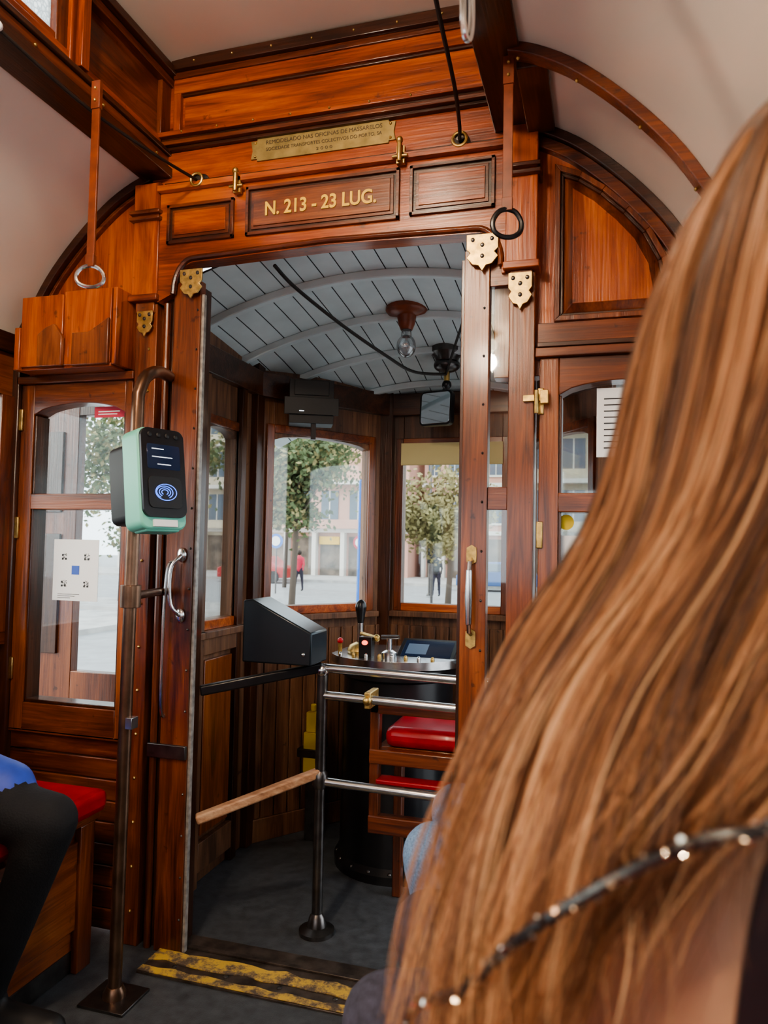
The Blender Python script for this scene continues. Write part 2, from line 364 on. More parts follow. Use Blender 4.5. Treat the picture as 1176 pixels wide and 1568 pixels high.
def shield(x,z,w,h,y,flip=1):
    b=MB(); p=[(-.5,.5),(.5,.5),(.5,.1),(.38,0),(.5,-.12),(.3,-.32),(.12,-.35),(0,-.5),(-.12,-.35),(-.3,-.32),(-.5,-.12),(-.38,0),(-.5,.1)]
    b.poly([(x+a*w,z+c*h) for a,c in p],'xz',y-.005,y,BRASS)
    for a,c in ((-.3,.35),(.3,.35),(0,-.1),(0,.2)): b.sphere((x+a*w,y-.006,z+c*h),(.006,.003,.006),DSTEEL,8,6)
    b.obj('brass_bracket',bevel=.001)
shield(-1.195,1.975,.075,.09,1.94); shield(-1.355,1.865,.055,.08,1.945); shield(-.315,1.985,.085,.10,1.935); shield(-.215,1.875,.062,.10,1.942)
for x,z in ((-1.045,2.262),(-.545,2.285)):
    b=MB(); b.box(x-.012,x+.012,1.925,1.94,z-.03,z+.02,BRASS); b.tube([(x-.022,1.92,z-.012),(x+.022,1.92,z-.012)],.005,BRASS,8); b.tube([(x,1.915,z-.03),(x,1.915,z+.025)],.007,BRASS,8)
    b.sphere((x,1.915,z+.03),.010,BRASS,10,8); b.obj('brass_latch',bevel=.001)
for x,z in ((-1.18,2.30),(-.38,2.312)):
    b=MB(); b.lathe([(.022,0),(.022,.006),(.009,.01),(.009,.03),(.014,.035)],(x,1.965,z),DSTEEL,16,Matrix.Rotation(math.radians(90),4,'X'))
    ring=[(x+.019*math.cos(a),1.925,z-.012+.019*math.sin(a)) for a in [2*math.pi*i/14 for i in range(14)]]
    b.tube(ring,.0045,BRASS,8,closed=True); b.obj('cord_hook',bevel=0)
dj=MB()
dj.box(-1.305,-1.275,1.975,2.04,0,1.97,WDz); dj.tube([(-1.29,1.965,0),(-1.29,1.965,1.93)],.011,WMz,8)
dj.box(-1.262,-1.172,1.955,1.985,0,1.99,WMz); dj.box(-1.275,-1.262,1.975,1.99,0,1.99,WDz); dj.box(-1.262,-1.195,1.985,2.06,0,1.99,WDz)
dj.box(-1.172,-1.163,1.962,1.978,0,1.95,CREAMP)
dj.box(-1.30,-1.172,1.945,1.96,.56,.60,DSTEEL)
for i in range(16): dj.sphere((-1.180,1.954,.1+i*.12),.004,DSTEEL,6,4)
for i in range(14): dj.sphere((-1.345,1.954,.1+i*.13),.005,BRASS,6,4)
dj.obj('trim_door_jamb_left')
dl=empty('door_1')
b=MB()
b.box(-.365,-.297,1.95,1.99,.02,2.0,WLz); b.box(-.375,-.365,1.96,1.985,.02,1.98,WDz)
b.box(-.297,-.245,1.958,1.985,1.30,1.36,WMx); b.box(-.297,-.245,1.958,1.985,.02,.30,WMx); b.box(-.297,-.245,1.958,1.985,1.9,2.0,WMx)
for i in range(14): b.sphere((-.31,1.949,.15+i*.13),.004,DSTEEL,6,4)
b.obj('stile',dl)
b=MB(); b.box(-.297,-.245,1.97,1.974,.3,1.95,GLASS); b.obj('pane',dl,bevel=0)
b=MB()
for z in (.96,1.18): b.poly([(-.335+.018*math.cos(a)*(1 if k%2 else .75),z+.026*math.sin(a)) for k,a in enumerate([2*math.pi*i/8 for i in range(8)])],'xz',1.944,1.95,BRASS)
b.tube([(-.335,1.95,1.17),(-.335,1.92,1.16),(-.335,1.915,1.14)],.006,STEEL,8); b.tube([(-.335,1.95,.97),(-.335,1.92,.98),(-.335,1.915,1.0)],.006,STEEL,8)
b.tube([(-.335,1.915,1.14),(-.335,1.912,1.07),(-.335,1.915,1.0)],[.008,.010,.008],STEEL,10); b.obj('handle',dl,bevel=0)
b=MB()
for z in (.98,1.16): b.sphere((-1.205,1.95,z),(.015,.007,.022),STEEL,12,8)
b.tube(cr([(-1.205,1.95,1.16),(-1.207,1.935,1.15),(-1.222,1.925,1.125),(-1.226,1.922,1.07),(-1.222,1.925,1.015),(-1.207,1.935,.99),(-1.205,1.95,.98)],4),.006,STEEL,10)
b.obj('jamb_grab_handle',bevel=0)
b=MB(); b.tube(cr([(-1.232,1.952,1.14),(-1.245,1.94,1.12),(-1.25,1.935,1.0),(-1.252,1.935,.8),(-1.252,1.94,.7),(-1.25,1.952,.68)],4),.005,STEEL,8); b.obj('thin_grab_rail',bevel=0)
b=MB(); b.box(-1.24,-.24,1.84,2.06,0,.006,RUST)
# worn yellow edges with irregular, chipped outlines
fr=[(-1.24+i*.05,1.878+random.uniform(-.012,.006)) for i in range(21)]
b.poly([(-1.24,1.843)]+[(-.24,1.843)]+fr[::-1],'xy',.006,.009,YWORN)
f1=[(-1.24+i*.05,1.905+random.uniform(-.010,.010)) for i in range(21)]; f2=[(-1.24+i*.05,1.955+random.uniform(-.010,.010)) for i in range(21)]
b.poly(f1+f2[::-1],'xy',.006,.010,YWORN); b.box(-1.17,-.37,1.985,2.0,.006,.012,RUST)
for i in range(6): b.sphere((-1.15+i*.16,1.892,.007),(.008,.008,.003),DSTEEL,8,4)
b.obj('door_threshold',bevel=.001)
def end_window(name,x0,x1,gx0,gx1,m,flip=False):
    e=empty(name); b=MB(); y0,y1=1.965,2.03
    b.box(x0,gx0,y0,y1,.59,1.70,m); b.box(gx1,x1,y0,y1,.59,1.70,m)
    b.box(gx0,gx1,y0,y1,.59,.68,WLx); b.box(gx0,gx1,y0,y1,1.295,1.345,WLx)
    top=[(gx0,1.70),(gx0,1.60)]+[(gx0+(gx1-gx0)*i/10,1.60+.035*math.sin(math.pi*i/10)**.6) for i in range(1,10)]+[(gx1,1.60),(gx1,1.70)]
    b.poly(top,'xz',y0,y1,WMx)
    b.box(x0-.01,x1+.01,y0-.015,y1,1.70,1.725,WMx)
    b.box(gx0,gx0+.008,y0+.006,y1,.68,1.6,WDz); b.box(gx1-.008,gx1,y0+.006,y1,.68,1.6,WDz); b.box(gx0,gx1,y0+.006,y1,.68,.69,WDz)
    for z in (.75,1.2,1.55): b.box(x0-.004,x0+.012,y0-.008,y0,z,z+.07,BRASS)
    b.obj('frame',e); b=MB(); b.box(gx0,gx1,2.0,2.004,.68,1.64,GLASS); b.obj('pane',e,bevel=0); return e
end_window('window_3',-1.825,-1.405,-1.775,-1.43,WLz)
end_window('window_4',-.165,.25,-.115,.20,WLz)
b=MB()
b.box(-1.87,-1.825,1.95,2.05,0,1.84,WDz)
for i in range(9):
    z=.02+i*.064; b.box(-1.825,-1.40,1.975,2.03,z,z+.061,WMx)
b.box(-1.83,-1.40,1.965,2.03,.585,.60,WLx)
b.obj('wall_front_wainscot_left',bevel=.004)
b=MB()
b.box(.25,.28,1.95,2.05,0,1.84,WDz)
for i in range(9):
    z=.02+i*.064; b.box(-.165,.25,1.975,2.03,z,z+.061,WMx)
b.obj('wall_front_wainscot_right',bevel=.004)
b=MB()
b.box(-.17,.27,1.955,2.0,1.735,1.79,WMx); b.box(-.17,.27,1.945,2.0,1.725,1.737,WDx)
P=[(-.13,1.80)]+[(.135,1.80),(.165,1.86),(.15,1.95)]+[(.11,2.03),(.06,2.09),(0,2.15),(-.06,2.195),(-.13,2.225)]
def inset(P,k):
    out=[]; n=len(P)
    for i in range(n):
        p=Vector(P[i]); a=(Vector(P[i])-Vector(P[i-1])).normalized(); c=(Vector(P[(i+1)%n])-p).normalized()
        nn=Vector((-a.y-c.y,a.x+c.x)).normalized(); out.append(tuple(p+nn*k/max(.5,nn.dot(Vector((-a.y,a.x))))))
    return out
P1=inset(P,.014);P2=inset(P,.022);P3=inset(P,.045)
def ringp(Pa,Pb,y0,y1,m):
    n=len(Pa)
    for i in range(n):
        j=(i+1)%n; b.poly([Pa[i],Pa[j],Pb[j],Pb[i]],'xz',y0,y1,m)
ringp(P,P1,1.975,1.997,WMz); ringp(P1,P2,1.985,1.997,WDz); b.poly(P3,'xz',1.982,1.997,WOz)
a=[b.bm.verts.new((x,1.995,z)) for x,z in P2]; c=[b.bm.verts.new((x,1.982,z)) for x,z in P3]
for i in range(len(P2)): b.face([a[i],a[(i+1)%len(P2)],c[(i+1)%len(P2)],c[i]],WMz)
b.obj('trim_arched_panel')
b=MB(); b.box(-.205,-.145,1.945,1.957,1.583,1.60,BRASS); b.box(-.16,-.14,1.935,1.957,1.575,1.61,BRASS); b.tube([(-.17,1.94,1.55),(-.17,1.935,1.61)],.006,BRASS,8); b.obj('brass_bolt',bevel=.001)
def sheet(name,x0,x1,z0,z1,y,qr=True):
    b=MB(); b.box(x0,x1,y-.0012,y,z0,z1,WHITE); w=x1-x0;h=z1-z0
    if qr:
        for cx,cz in ((.25,.72),(.75,.72),(.25,.28),(.75,.28)):
            for (i,j) in ((0,0),(4,0),(0,4)):
                X=x0+cx*w-.009+i*.003;Z=z0+cz*h-.009+j*.003
                b.box(X-.0015,X+.0045,y-.0022,y-.001,Z-.0015,Z+.0045,INK)
            for q in range(22):
                X=x0+cx*w-.0095+random.randint(0,8)*.0022;Z=z0+cz*h-.0095+random.randint(0,8)*.0022
                b.box(X,X+.002,y-.002,y-.001,Z,Z+.002,INK)
        b.box(x0+.5*w-.014,x0+.5*w+.014,y-.0022,y-.001,z0+.5*h-.014,z0+.5*h+.014,BLUEI)
        for k in range(3): b.box(x0+.12*w,x0+(.4+.1*k)*w,y-.0022,y-.001,z0+.04*h+k*.006,z0+.04*h+k*.006+.0012,INK)
    else:
        for k in range(9): b.box(x0+.15*w,x0+(.6+.25*random.random())*w,y-.0022,y-.001,z1-.03-k*.016,z1-.03-k*.016+.003,INK)
    return b.obj(name,bevel=0)
sheet('qr_code_notice',-1.70,-1.53,1.005,1.20,1.995); sheet('printed_notice',-.02,.10,1.44,1.62,1.995,qr=False)
b=MB(); b.box(-1.565,-1.45,1.994,1.9955,1.59,1.625,REDST); b.box(-1.55,-1.47,1.993,1.9945,1.607,1.611,WHITE); b.box(-1.55,-1.48,1.993,1.9945,1.599,1.602,WHITE); b.obj('red_sticker',bevel=0)
b=MB(); b.lathe([(.02,0),(.02,.001)],(-.095,1.997,1.27),YEL,20,Matrix.Rotation(math.radians(90),4,'X')); b.box(-.11,-.03,1.995,1.9965,1.17,1.235,WHITE); b.obj('yellow_sticker',bevel=0)
b=MB(); b.poly([(.175,2.140),(.225,2.105),(.225,2.060),(.180,2.092)],'xz',1.945,1.949,REDST); b.poly([(.185,2.124),(.212,2.105),(.212,2.083),(.188,2.100)],'xz',1.943,1.946,WHITE); b.obj('emergency_sticker',bevel=0)
b=MB()
b.box(-1.77,-1.415,1.975,1.99,1.735,1.965,WOz); b.box(-1.755,-1.43,1.885,1.975,1.725,1.737,WOx)
b.box(-1.755,-1.60,1.875,1.885,1.735,1.955,WOz); b.box(-1.60,-1.43,1.88,1.89,1.735,1.965,WOz)
b.box(-1.425,-1.41,1.88,1.98,1.73,1.965,WOz); b.box(-1.775,-1.755,1.87,1.98,1.725,1.86,WOz)
b.poly([(-1.68,1.73),(-1.59,1.73),(-1.59,1.82),(-1.62,1.86),(-1.65,1.85),(-1.68,1.83)],'xz',1.86,1.874,WLz)
b.poly([(-1.56,1.73),(-1.43,1.73),(-1.43,1.87),(-1.50,1.83),(-1.56,1.83)],'xz',1.868,1.88,WLz)
b.obj('leaflet_holder')
# ------------------------------------------------------------------ left pole
b=MB()
b.tube([(-1.222,1.72,0.0),(-1.226,1.74,1.55)]+[tuple(p) for p in cr([(-1.226,1.74,1.60),(-1.226,1.77,1.655),(-1.24,1.85,1.69),(-1.27,1.955,1.70)],5)],.0175,POLE,16)
b.lathe([(.03,0),(.03,.012),(.02,.03)],(-1.222,1.72,.006),POLE,20)
b.box(-1.29,-1.155,1.66,1.78,0,.008,DSTEEL)
b.tube([(-1.225,1.735,1.05),(-1.27,1.955,1.05)],.012,POLE,10); b.lathe([(.027,-.03),(.027,.03)],(-1.225,1.735,1.05),POLE,20)
b.lathe([(.024,-.02),(.024,.02)],(-1.225,1.738,1.45),POLE,20); b.box(-1.215,-1.195,1.715,1.745,.70,.73,STEEL)
b.obj('grab_pole',bevel=.001)
V=empty('ticket_validator')
MV=Matrix.Translation((-1.135,1.685,1.355))@Matrix.Rotation(math.radians(67),4,'Z')@Matrix.Rotation(math.radians(-8),4,'X')
def rr(w,h,r,n=5):
    o=[]
    for cx,cz,a in ((w/2-r,h/2-r,0),(-w/2+r,h/2-r,90),(-w/2+r,-h/2+r,180),(w/2-r,-h/2+r,270)):
        o+=arc(cx,cz,r,a,a+90,n)
    return o
b=MB(); b.poly(rr(.136,.265,.024),'xz',-.045,.03,MINT,MV); b.poly(rr(.118,.21,.02),'xz',.03,.11,BLACKM,MV); b.box(-.05,.05,-.04,.02,-.137,-.12,MINT,MV); b.obj('body',V,bevel=.006)
b=MB()
b.poly([(x,z+.014) for x,z in rr(.128,.232,.022)],'xz',-.054,-.044,BLACK,MV)
b.poly([(x,z+.055) for x,z in rr(.098,.065,.006)],'xz',-.0555,-.053,SCREEN,MV)
for k in range(4): b.sphere((-.039+k*.026,-.055,.112),(.007,.003,.007),BLACKM,10,6,MV)
b.box(-.035,.0,-.0565,-.055,.074,.076,WHTL,MV); b.box(-.035,.025,-.0565,-.055,.053,.055,WHTL,MV); b.box(-.02,.02,-.0565,-.055,.034,.036,WHTL,MV)
b.poly([(x,z-.038) for x,z in rr(.098,.082,.014)],'xz',-.057,-.053,BLACKM,MV)
for r in (.020,.014,.008):
    pts=[MV@Vector((-.004+r*1.2*math.cos(a),-.0585,-.038+r*.8*math.sin(a))) for a in [math.pi*(1.65*i/24-.32) for i in range(25)]]
    b.tube(pts,.0010,BLUEL,6)
pts=[MV@Vector((.031*math.cos(a),-.0585,-.038+.021*math.sin(a))) for a in [2*math.pi*i/28 for i in range(28)]]
b.tube(pts,.0010,BLUEL,6,closed=True)
b.box(-.035,.035,-.052,-.044,-.126,-.108,WHITE,MV)
b.obj('face',V,bevel=.001)
# ------------------------------------------------------------------ straps and cords
def strap(name,x,y,zt,zb,m_ring,rw=.028,rh=.04,ang=0,rr0=.0048):
    e=empty(name); b=MB(); ca,sa=math.cos(ang),math.sin(ang)
    b.box(x-.011,x+.011,y-.003,y+.003,zb,zt-.06,LEATH); b.box(x-.0125,x+.0125,y-.006,y+.006,zt-.07,zt,LEATH)
    b.box(x-.012,x+.012,y-.006,y+.006,zb,zb+.03,LEATH)
    for z in (zt-.02,zt-.05): b.sphere((x,y-.007,z),.004,BRASS,8,6)
    b.obj('leather',e,bevel=.001)
    b=MB(); R=[(0,0),(rw*.55,-.006),(rw*.95,-rh*.5),(rw*.9,-rh*.9),(rw*.5,-rh*1.12),(0,-rh*1.18),(-rw*.5,-rh*1.12),(-rw*.9,-rh*.9),(-rw*.95,-rh*.5),(-rw*.55,-.006)]
    P=[Vector((x+a*ca,y+a*sa,zb+.004+c)) for a,c in R]; P=cr(P+[P[0]],4)[:-1]
    b.tube(P,rr0,m_ring,8,closed=True); b.obj('ring',e,bevel=0); return e
strap('hand_strap',-1.205,1.50,2.33,1.865,STEEL,ang=.35,rw=.034,rh=.045)
strap('hand_strap',-.215,1.66,2.33,1.965,BLACK,ang=.35,rw=.034,rh=.055,rr0=.006)
strap('hand_strap',-.185,.98,2.33,1.99,STEEL,rw=.012,rh=.08,ang=1.2)
def cord(name,pts,r=.0035,m=CORD):
    b=MB(); b.tube(cr(pts,8),r,m,8); return b.obj(name,bevel=0)
cord('bell_cord',[(-1.18,1.925,2.287),(-1.20,1.75,2.272),(-1.225,1.5,2.262),(-1.235,1.25,2.275),(-1.24,.9,2.30),(-1.24,-.5,2.30),(-1.24,-2.4,2.32)],.0045)
cord('bell_cord',[(-.38,1.925,2.30),(-.372,1.88,2.315),(-.35,1.7,2.305),(-.33,1.4,2.30),(-.30,1.0,2.31),(-.29,-.5,2.31),(-.29,-2.4,2.32)],.005)
for yy in (1.22,.2): 
    b=MB(); b.tube([(-1.29,yy,2.33),(-1.24,yy,2.285)],.007,WHITE,8); b.sphere((-1.238,yy,2.283),.012,WHITE,10,8); b.obj('cord_guide',bevel=0)
LG=mat('opal_glass',(.9,.85,.75),.3,emit=(1,.82,.6),es=8)
for yy in (.35,-1.2):  # globe lamps out of view, added to brighten the interior
    e=empty('added_ceiling_lamp'); b=MB(); b.lathe([(.07,0),(.07,-.015),(.05,-.03),(.05,-.045)],(XC,yy,2.70),BRASS,24); b.obj('rose',e,bevel=0)
    b=MB(); b.sphere((XC,yy,2.62),(.065,.065,.05),LG,20,12); b.obj('globe',e,bevel=0)
    l=bpy.data.lights.new('lamp','POINT'); l.energy=43; l.color=(1,.82,.61); l.shadow_soft_size=.06
    o=bpy.data.objects.new('added_fill_light',l); COL.objects.link(o); o.location=(XC,yy,2.50); o.parent=e
# ------------------------------------------------------------------ benches
def bench(name,x0,x1,y0,y1,front):
    e=empty(name); b=MB()
    a,c=(x0,x1-.05) if front>0 else (x0+.05,x1)
    b.box(a,c,y0,y1-.02,.06,.40,WMy); b.box(a,c+.02*(front>0),y0,y1,.40,.425,WMy)
    xx=(c if front>0 else a); s=front
    for k in range(5):
        yk=y1-.08-k*.55; b.box(min(xx,xx+.012*s),max(xx,xx+.012*s),yk-.42,yk,.12,.36,WMy); b.box(min(xx,xx+.02*s),max(xx,xx+.02*s),yk,yk+.06,.0,.4,WMz)
    b.box(a,c,y0,y1-.02,0,.06,DSTEEL); b.obj('base',e)
    b=MB(); b.box(x0,x1,y0,y1,.425,.49,REDL); b.obj('cushion',e,bevel=.022)
    return e
bench('side_bench',-1.84,-1.36,-2.2,1.86,1)
bench('side_bench',-.16,.25,-2.2,1.86,-1)
# ------------------------------------------------------------------ vestibule
XV=-.72
def vz(x,y):
    zc=2.125-.10*(y-2.1)-.10*max(0,(y-2.1)/1.2)**3
    return zc-.32*(x-XV)**2
b=MB()
nb=24; xs=[-1.55+i*(1.72/nb) for i in range(nb+1)]
GAPM=mat('plank_gap_grey',(.12,.14,.15),.7)
for i in range(nb):
    x0,x1=xs[i]+.002,xs[i+1]-.002
    ys=[2.05+j*.1 for j in range(14)]
    b.strip([Vector((x0,y,vz(x0,y))) for y in ys],[Vector((x1,y,vz(x1,y))) for y in ys],VCEIL)
    b.strip([Vector((xs[i]-.003,y,vz(x0,y)+.008)) for y in ys],[Vector((xs[i+1]+.003,y,vz(x1,y)+.008)) for y in ys],GAPM)
b.obj('ceiling_vestibule',bevel=0)
for k,yy in enumerate((2.30,2.62,2.92,3.2)):
    b=MB(); b.sweep([(x,yy,vz(x,yy)-.012) for x in xs],.03,.028,VCEIL); b.obj('trim_%d'%(k+1),bevel=.004)
b=MB(); b.box(-1.9,.32,2.0,2.08,2.2,2.75,WDx); b.obj('wall_front_upper',bevel=0)
VP=[(-1.37,2.06),(-1.37,2.74),(-.965,3.30),(-.36,3.30),(.0,2.80),(.0,2.06)]
def wall_seg(name,p,q,wins,m=WV,zt=1.98,beads=True):
    p=Vector(p);q=Vector(q); L=(q-p).length; d=(q-p).normalized(); ang=math.atan2(d.y,d.x)
    M=Matrix.Translation((p.x,p.y,0))@Matrix.Rotation(ang,4,'Z')
    b=MB(); x=0
    for (a,c,z0,z1) in wins:
        b.box(x,a,0,.05,0,zt,m,M)
        b.box(a,c,0,.05,0,z0,m,M); 
        top=[(a,zt),(a,z1-.03)]+[(a+(c-a)*i/10,z1-.03+.03*math.sin(math.pi*i/10)**.5) for i in range(1,10)]+[(c,z1-.03),(c,zt)]
        b.poly(top,'xz',0,.05,m,M)
        f=.035
        b.box(a-f,a,-.012,0,z0-f,z1+f,WMz,M); b.box(c,c+f,-.012,0,z0-f,z1+f,WMz,M); b.box(a,c,-.012,0,z0-f,z0,WOx,M); b.box(a,c,-.012,0,z1+.0,z1+f,WMx,M)
        b.box(a-f-.01,c+f+.01,-.045,0,z0-f-.025,z0-f,WV,M)
        x=c
    b.box(x,L,0,.05,0,zt,m,M)
    if beads:
        n=max(2,int(L/.06)); zz=.87
        for i in range(n): b.box(i*L/n+.003,(i+1)*L/n-.003,-.01,0,.09,zz-.03,m,M)
        b.box(0,L,-.018,0,0,.09,m,M)
    b.box(-.01,L+.01,-.035,0,1.80,1.90,WDx,M)
    o=b.obj(name)
    g=MB()
    for (a,c,z0,z1) in wins: g.box(a,c,.022,.026,z0,z1,GLASS,M)
    return o,g
k=5
for i,(nm,w) in enumerate((('wall_vestibule_left',[(.10,.22,.92,1.63),(.29,.52,.92,1.63)]),('wall_vestibule_front_left',[(.085,.575,.94,1.66)]),('wall_vestibule_front',[(.075,.53,.94,1.66)]),('wall_vestibule_front_right',[(.07,.53,.94,1.66)]))):
    o,g=wall_seg(nm,VP[i],VP[i+1],w,beads=(i>0)); g.obj('window_%d'%k,bevel=0); k+=1
b=MB()
for x,y in VP[1:5]: b.box(x-.03,x+.03,y-.04,y+.02,0,1.95,WDz)
b.box(-1.37,-1.345,2.28,2.34,0,1.8,WV); b.box(-1.37,-1.345,2.58,2.62,0,1.8,WDz); b.box(-1.37,-1.345,2.34,2.58,.80,.88,WV); b.box(-1.37,-1.345,2.34,2.58,.05,.15,WV); b.box(-1.37,-1.352,2.36,2.56,.17,.78,WLz)
b.box(-.02,.02,2.06,2.12,0,1.95,WV)
b.obj('trim_vestibule_posts')
b=MB(); M=Matrix.Translation((VP[2][0],VP[2][1],0)); b.box(.07,.535,-.03,-.02,1.575,1.67,BLIND,M); b.tube([(VP[2][0]+.07,3.275,1.575),(VP[2][0]+.535,3.275,1.575)],.006,BLIND,8); b.obj('roller_blind',bevel=0)
b=MB(); b.box(-2.10,-1.87,2.3,2.34,-.5,1.95,WMz); b.box(-1.87,-1.60,2.3,2.34,-.5,.72,WMz); b.box(-1.87,-1.60,2.3,2.34,1.66,1.95,WDz); b.box(-1.63,-1.60,2.3,2.34,.72,1.66,WDz)  # dark leaf added outside, stands in for dark reflections in the left window
for z0,z1 in ((.78,1.22),(1.30,1.60)): b.box(-2.05,-1.93,2.29,2.30,z0,z1,WDz)
b.obj('added_dark_leaf')
# barrier rails
R=empty('passenger_barrier'); b=MB()
px,py=-.845,2.20
b.tube([(px,py,0),(px,py,.82)],.0165,DSTEEL,16); b.lathe([(.055,0),(.055,.012),(.03,.022),(.024,.05),(.017,.06)],(px,py,0),DSTEEL,28)
b.lathe([(.017,.44),(.024,.45),(.024,.485),(.017,.495)],(px,py,0),DSTEEL,20); b.sphere((px,py,.805),.022,STEEL,16,10)
b.tube([(px,py,.8125),(-.2,py,.80)],.0135,STEEL,14); b.tube([(px,py,.728),(-.2,py,.715)],.0135,STEEL,14); b.tube([(px,py,.462),(-.2,py,.45)],.0135,STEEL,14)
b.tube([(-.2,py,0),(-.2,py,.82)],.0165,DSTEEL,14)
b.obj('steel_rails',R,bevel=0)
b=MB(); b.sweep([(px,py,.49),(-1.165,2.01,.37)],.035,.028,WG); b.obj('wood_rail',R,bevel=.006)
b=MB(); b.sweep([(px,py,.815),(-1.165,2.01,.752)],.028,.03,BLACK); b.obj('taped_rail',R,bevel=.005)
b=MB(); b.poly([(-1.075,.831),(-1.075,1.022),(-1.045,1.026),(-.845,.93),(-.845,.831)],'xz',2.10,2.235,ANTH)
b.sphere((-.87,2.10,.865),.007,STEEL,10,6)
b.obj('ticket_console',bevel=.005)
D=empty('driver_controller'); b=MB()
cx,cy=-.76,2.80
b.lathe([(.235,0),(.235,.03),(.215,.05),(.21,.70),(.225,.71),(.225,.745)],(cx,cy,0),BLACK,40)
for a in range(0,360,20): b.sphere((cx+.225*math.cos(math.radians(a)),cy+.225*math.sin(math.radians(a)),.035),.008,DSTEEL,8,6)
b.obj('drum',D,bevel=0)
b=MB()
b.poly([(cx-.24,cy-.10)]+[(cx+.26*math.cos(math.radians(a)),cy-.02+.22*math.sin(math.radians(a))) for a in range(200,341,10)]+[(cx+.3,cy+.2),(cx-.24,cy+.2)],'xy',.755,.785,STEEL)
b.obj('top_plate',D,bevel=.008)
b=MB()
b.lathe([(.045,0),(.05,.01),(.04,.03),(.02,.04)],(cx-.14,cy-.06,.785),BRASS,24); b.tube([(cx-.14,cy-.06,.80),(cx-.14,cy-.06,.90)],.012,STEEL,12)
b.tube([(cx-.14,cy-.06,.86),(cx-.05,cy-.14,.855)],.008,BRASS,10); b.sphere((cx-.05,cy-.14,.855),.014,BRASS,12,8)
b.tube([(cx-.14,cy-.06,.90),(cx-.14,cy-.06,.95)],[.012,.02],BLACK,12); b.sphere((cx-.14,cy-.06,.96),(.022,.022,.03),BLACK,14,10)
b.lathe([(.028,0),(.028,.02),(.012,.03)],(cx,cy-.14,.785),STEEL,20); b.tube([(cx,cy-.14,.80),(cx,cy-.14,.86)],.01,STEEL,10); b.tube([(cx-.03,cy-.14,.86),(cx+.04,cy-.15,.865)],.008,STEEL,10)
b.tube([(cx-.2,cy-.12,.785),(cx-.2,cy-.12,.83)],.008,BRASS,8); b.sphere((cx-.2,cy-.12,.835),.012,REDL,10,8)
b.obj('levers',D,bevel=0)
b=MB(); b.box(cx-.11,cx-.06,cy-.17,cy-.13,.785,.86,BLACK); b.sphere((cx-.085,cy-.174,.84),(.012,.006,.009),REDLED,12,8)
for q in range(8): b.sphere((cx-.18+q*.05,cy-.17+.005*(q%2),.79),(.008,.008,.012),BRASS if q%2 else STEEL,10,6)
b.obj('indicator_panel',D,bevel=.002)
MT=Matrix.Translation((cx+.12,cy-.02,.80))@Matrix.Rotation(math.radians(25),4,'X')
b=MB(); b.box(-.11,.11,-.07,.07,-.01,.01,BLACK,MT); b.box(-.095,.095,-.055,.055,.01,.0115,SCREEN,MT); b.box(-.08,.0,-.04,.03,.0115,.0122,mat('screen_ui',(.06,.09,.13),.3,emit=(.15,.22,.35),es=.25),MT); b.box(.13,.22,-.06,.06,-.01,.10,BLACK,MT); b.obj('tablet',D,bevel=.003)
S=empty('fold_down_seat'); b=MB()
b.box(-.705,-.675,2.26,2.30,.30,.70,WMz); b.box(-.36,-.33,2.26,2.30,.30,.70,WMz)
b.box(-.705,-.33,2.255,2.295,.515,.56,WMx); b.box(-.705,-.33,2.255,2.295,.30,.355,WMx); b.box(-.705,-.33,2.26,2.30,.67,.70,WMx); b.box(-.68,-.35,2.25,2.31,.455,.47,REDL)
b.box(-.69,-.345,2.30,2.55,.54,.56,WMx); b.box(-.69,-.66,2.50,2.54,0,.54,WMz); b.box(-.375,-.345,2.5,2.54,0,.54,WMz)
b.obj('frame',S,bevel=.004); b=MB(); b.box(-.665,-.34,2.285,2.56,.56,.625,REDL); b.obj('cushion',S,bevel=.025)
b=MB(); b.box(-.70,-.68,2.18,2.27,.70,.75,BRASS); b.sphere((-.69,2.18,.725),.014,BRASS,12,8); b.obj('clamp',S,bevel=.003)
b=MB(); M=Matrix.Translation((-1.13,2.85,0))
b.box(-.03,.03,-.03,.03,.28,.44,YEL,M); b.box(-.055,.055,-.035,.03,.34,.375,DSTEEL,M); b.box(-.022,.022,-.025,.025,.44,.52,YEL,M); b.tube([M@Vector((0,0,.52)),M@Vector((0,0,.55))],.012,YEL,10)
b.box(-.03,.03,.0,.05,0,.28,DSTEEL,M); b.obj('yellow_brake_lock',bevel=.004)
b=MB(); M=Matrix.Translation((-1.165,2.83,1.775))@Matrix.Rotation(math.radians(25),4,'Z')
b.box(-.09,.09,-.05,.05,-.085,.095,BLACKM,M); b.box(-.11,.11,-.06,-.05,-.05,.02,BLACKM,M); b.box(-.07,.07,-.055,-.045,.03,.09,BLACKM,M); b.box(.0,.02,-.05,-.02,-.15,-.085,BLACK,M); b.box(-.05,-.03,-.064,-.058,-.038,-.035,WHTL,M)
b.obj('destination_box',bevel=.006)
b=MB(); M=Matrix.Translation((-.69,3.08,1.79))@Matrix.Rotation(math.radians(-14),4,'Z')@Matrix.Rotation(math.radians(-4),4,'X')
b.poly(rr(.15,.15,.02),'xz',-.01,.02,BLACK,M); b.poly(rr(.135,.135,.015),'xz',-.012,-.010,mat('mirror_glass',(.85,.87,.9),.03,metal=1),M); b.tube([M@Vector((0,.02,.05)),(-.68,3.2,1.9)],.008,BLACK,8)
b.obj('rear_view_mirror',bevel=.002)
BULB=glass('bulb_glass',tint=(.9,.92,.93),base=.25)
b=MB(); zc=vz(-.70,2.6); b.lathe([(.078,.01),(.078,-.005),(.066,-.018),(.036,-.024),(.03,-.055),(.022,-.075)],(-.70,2.6,zc),LEATH,24)
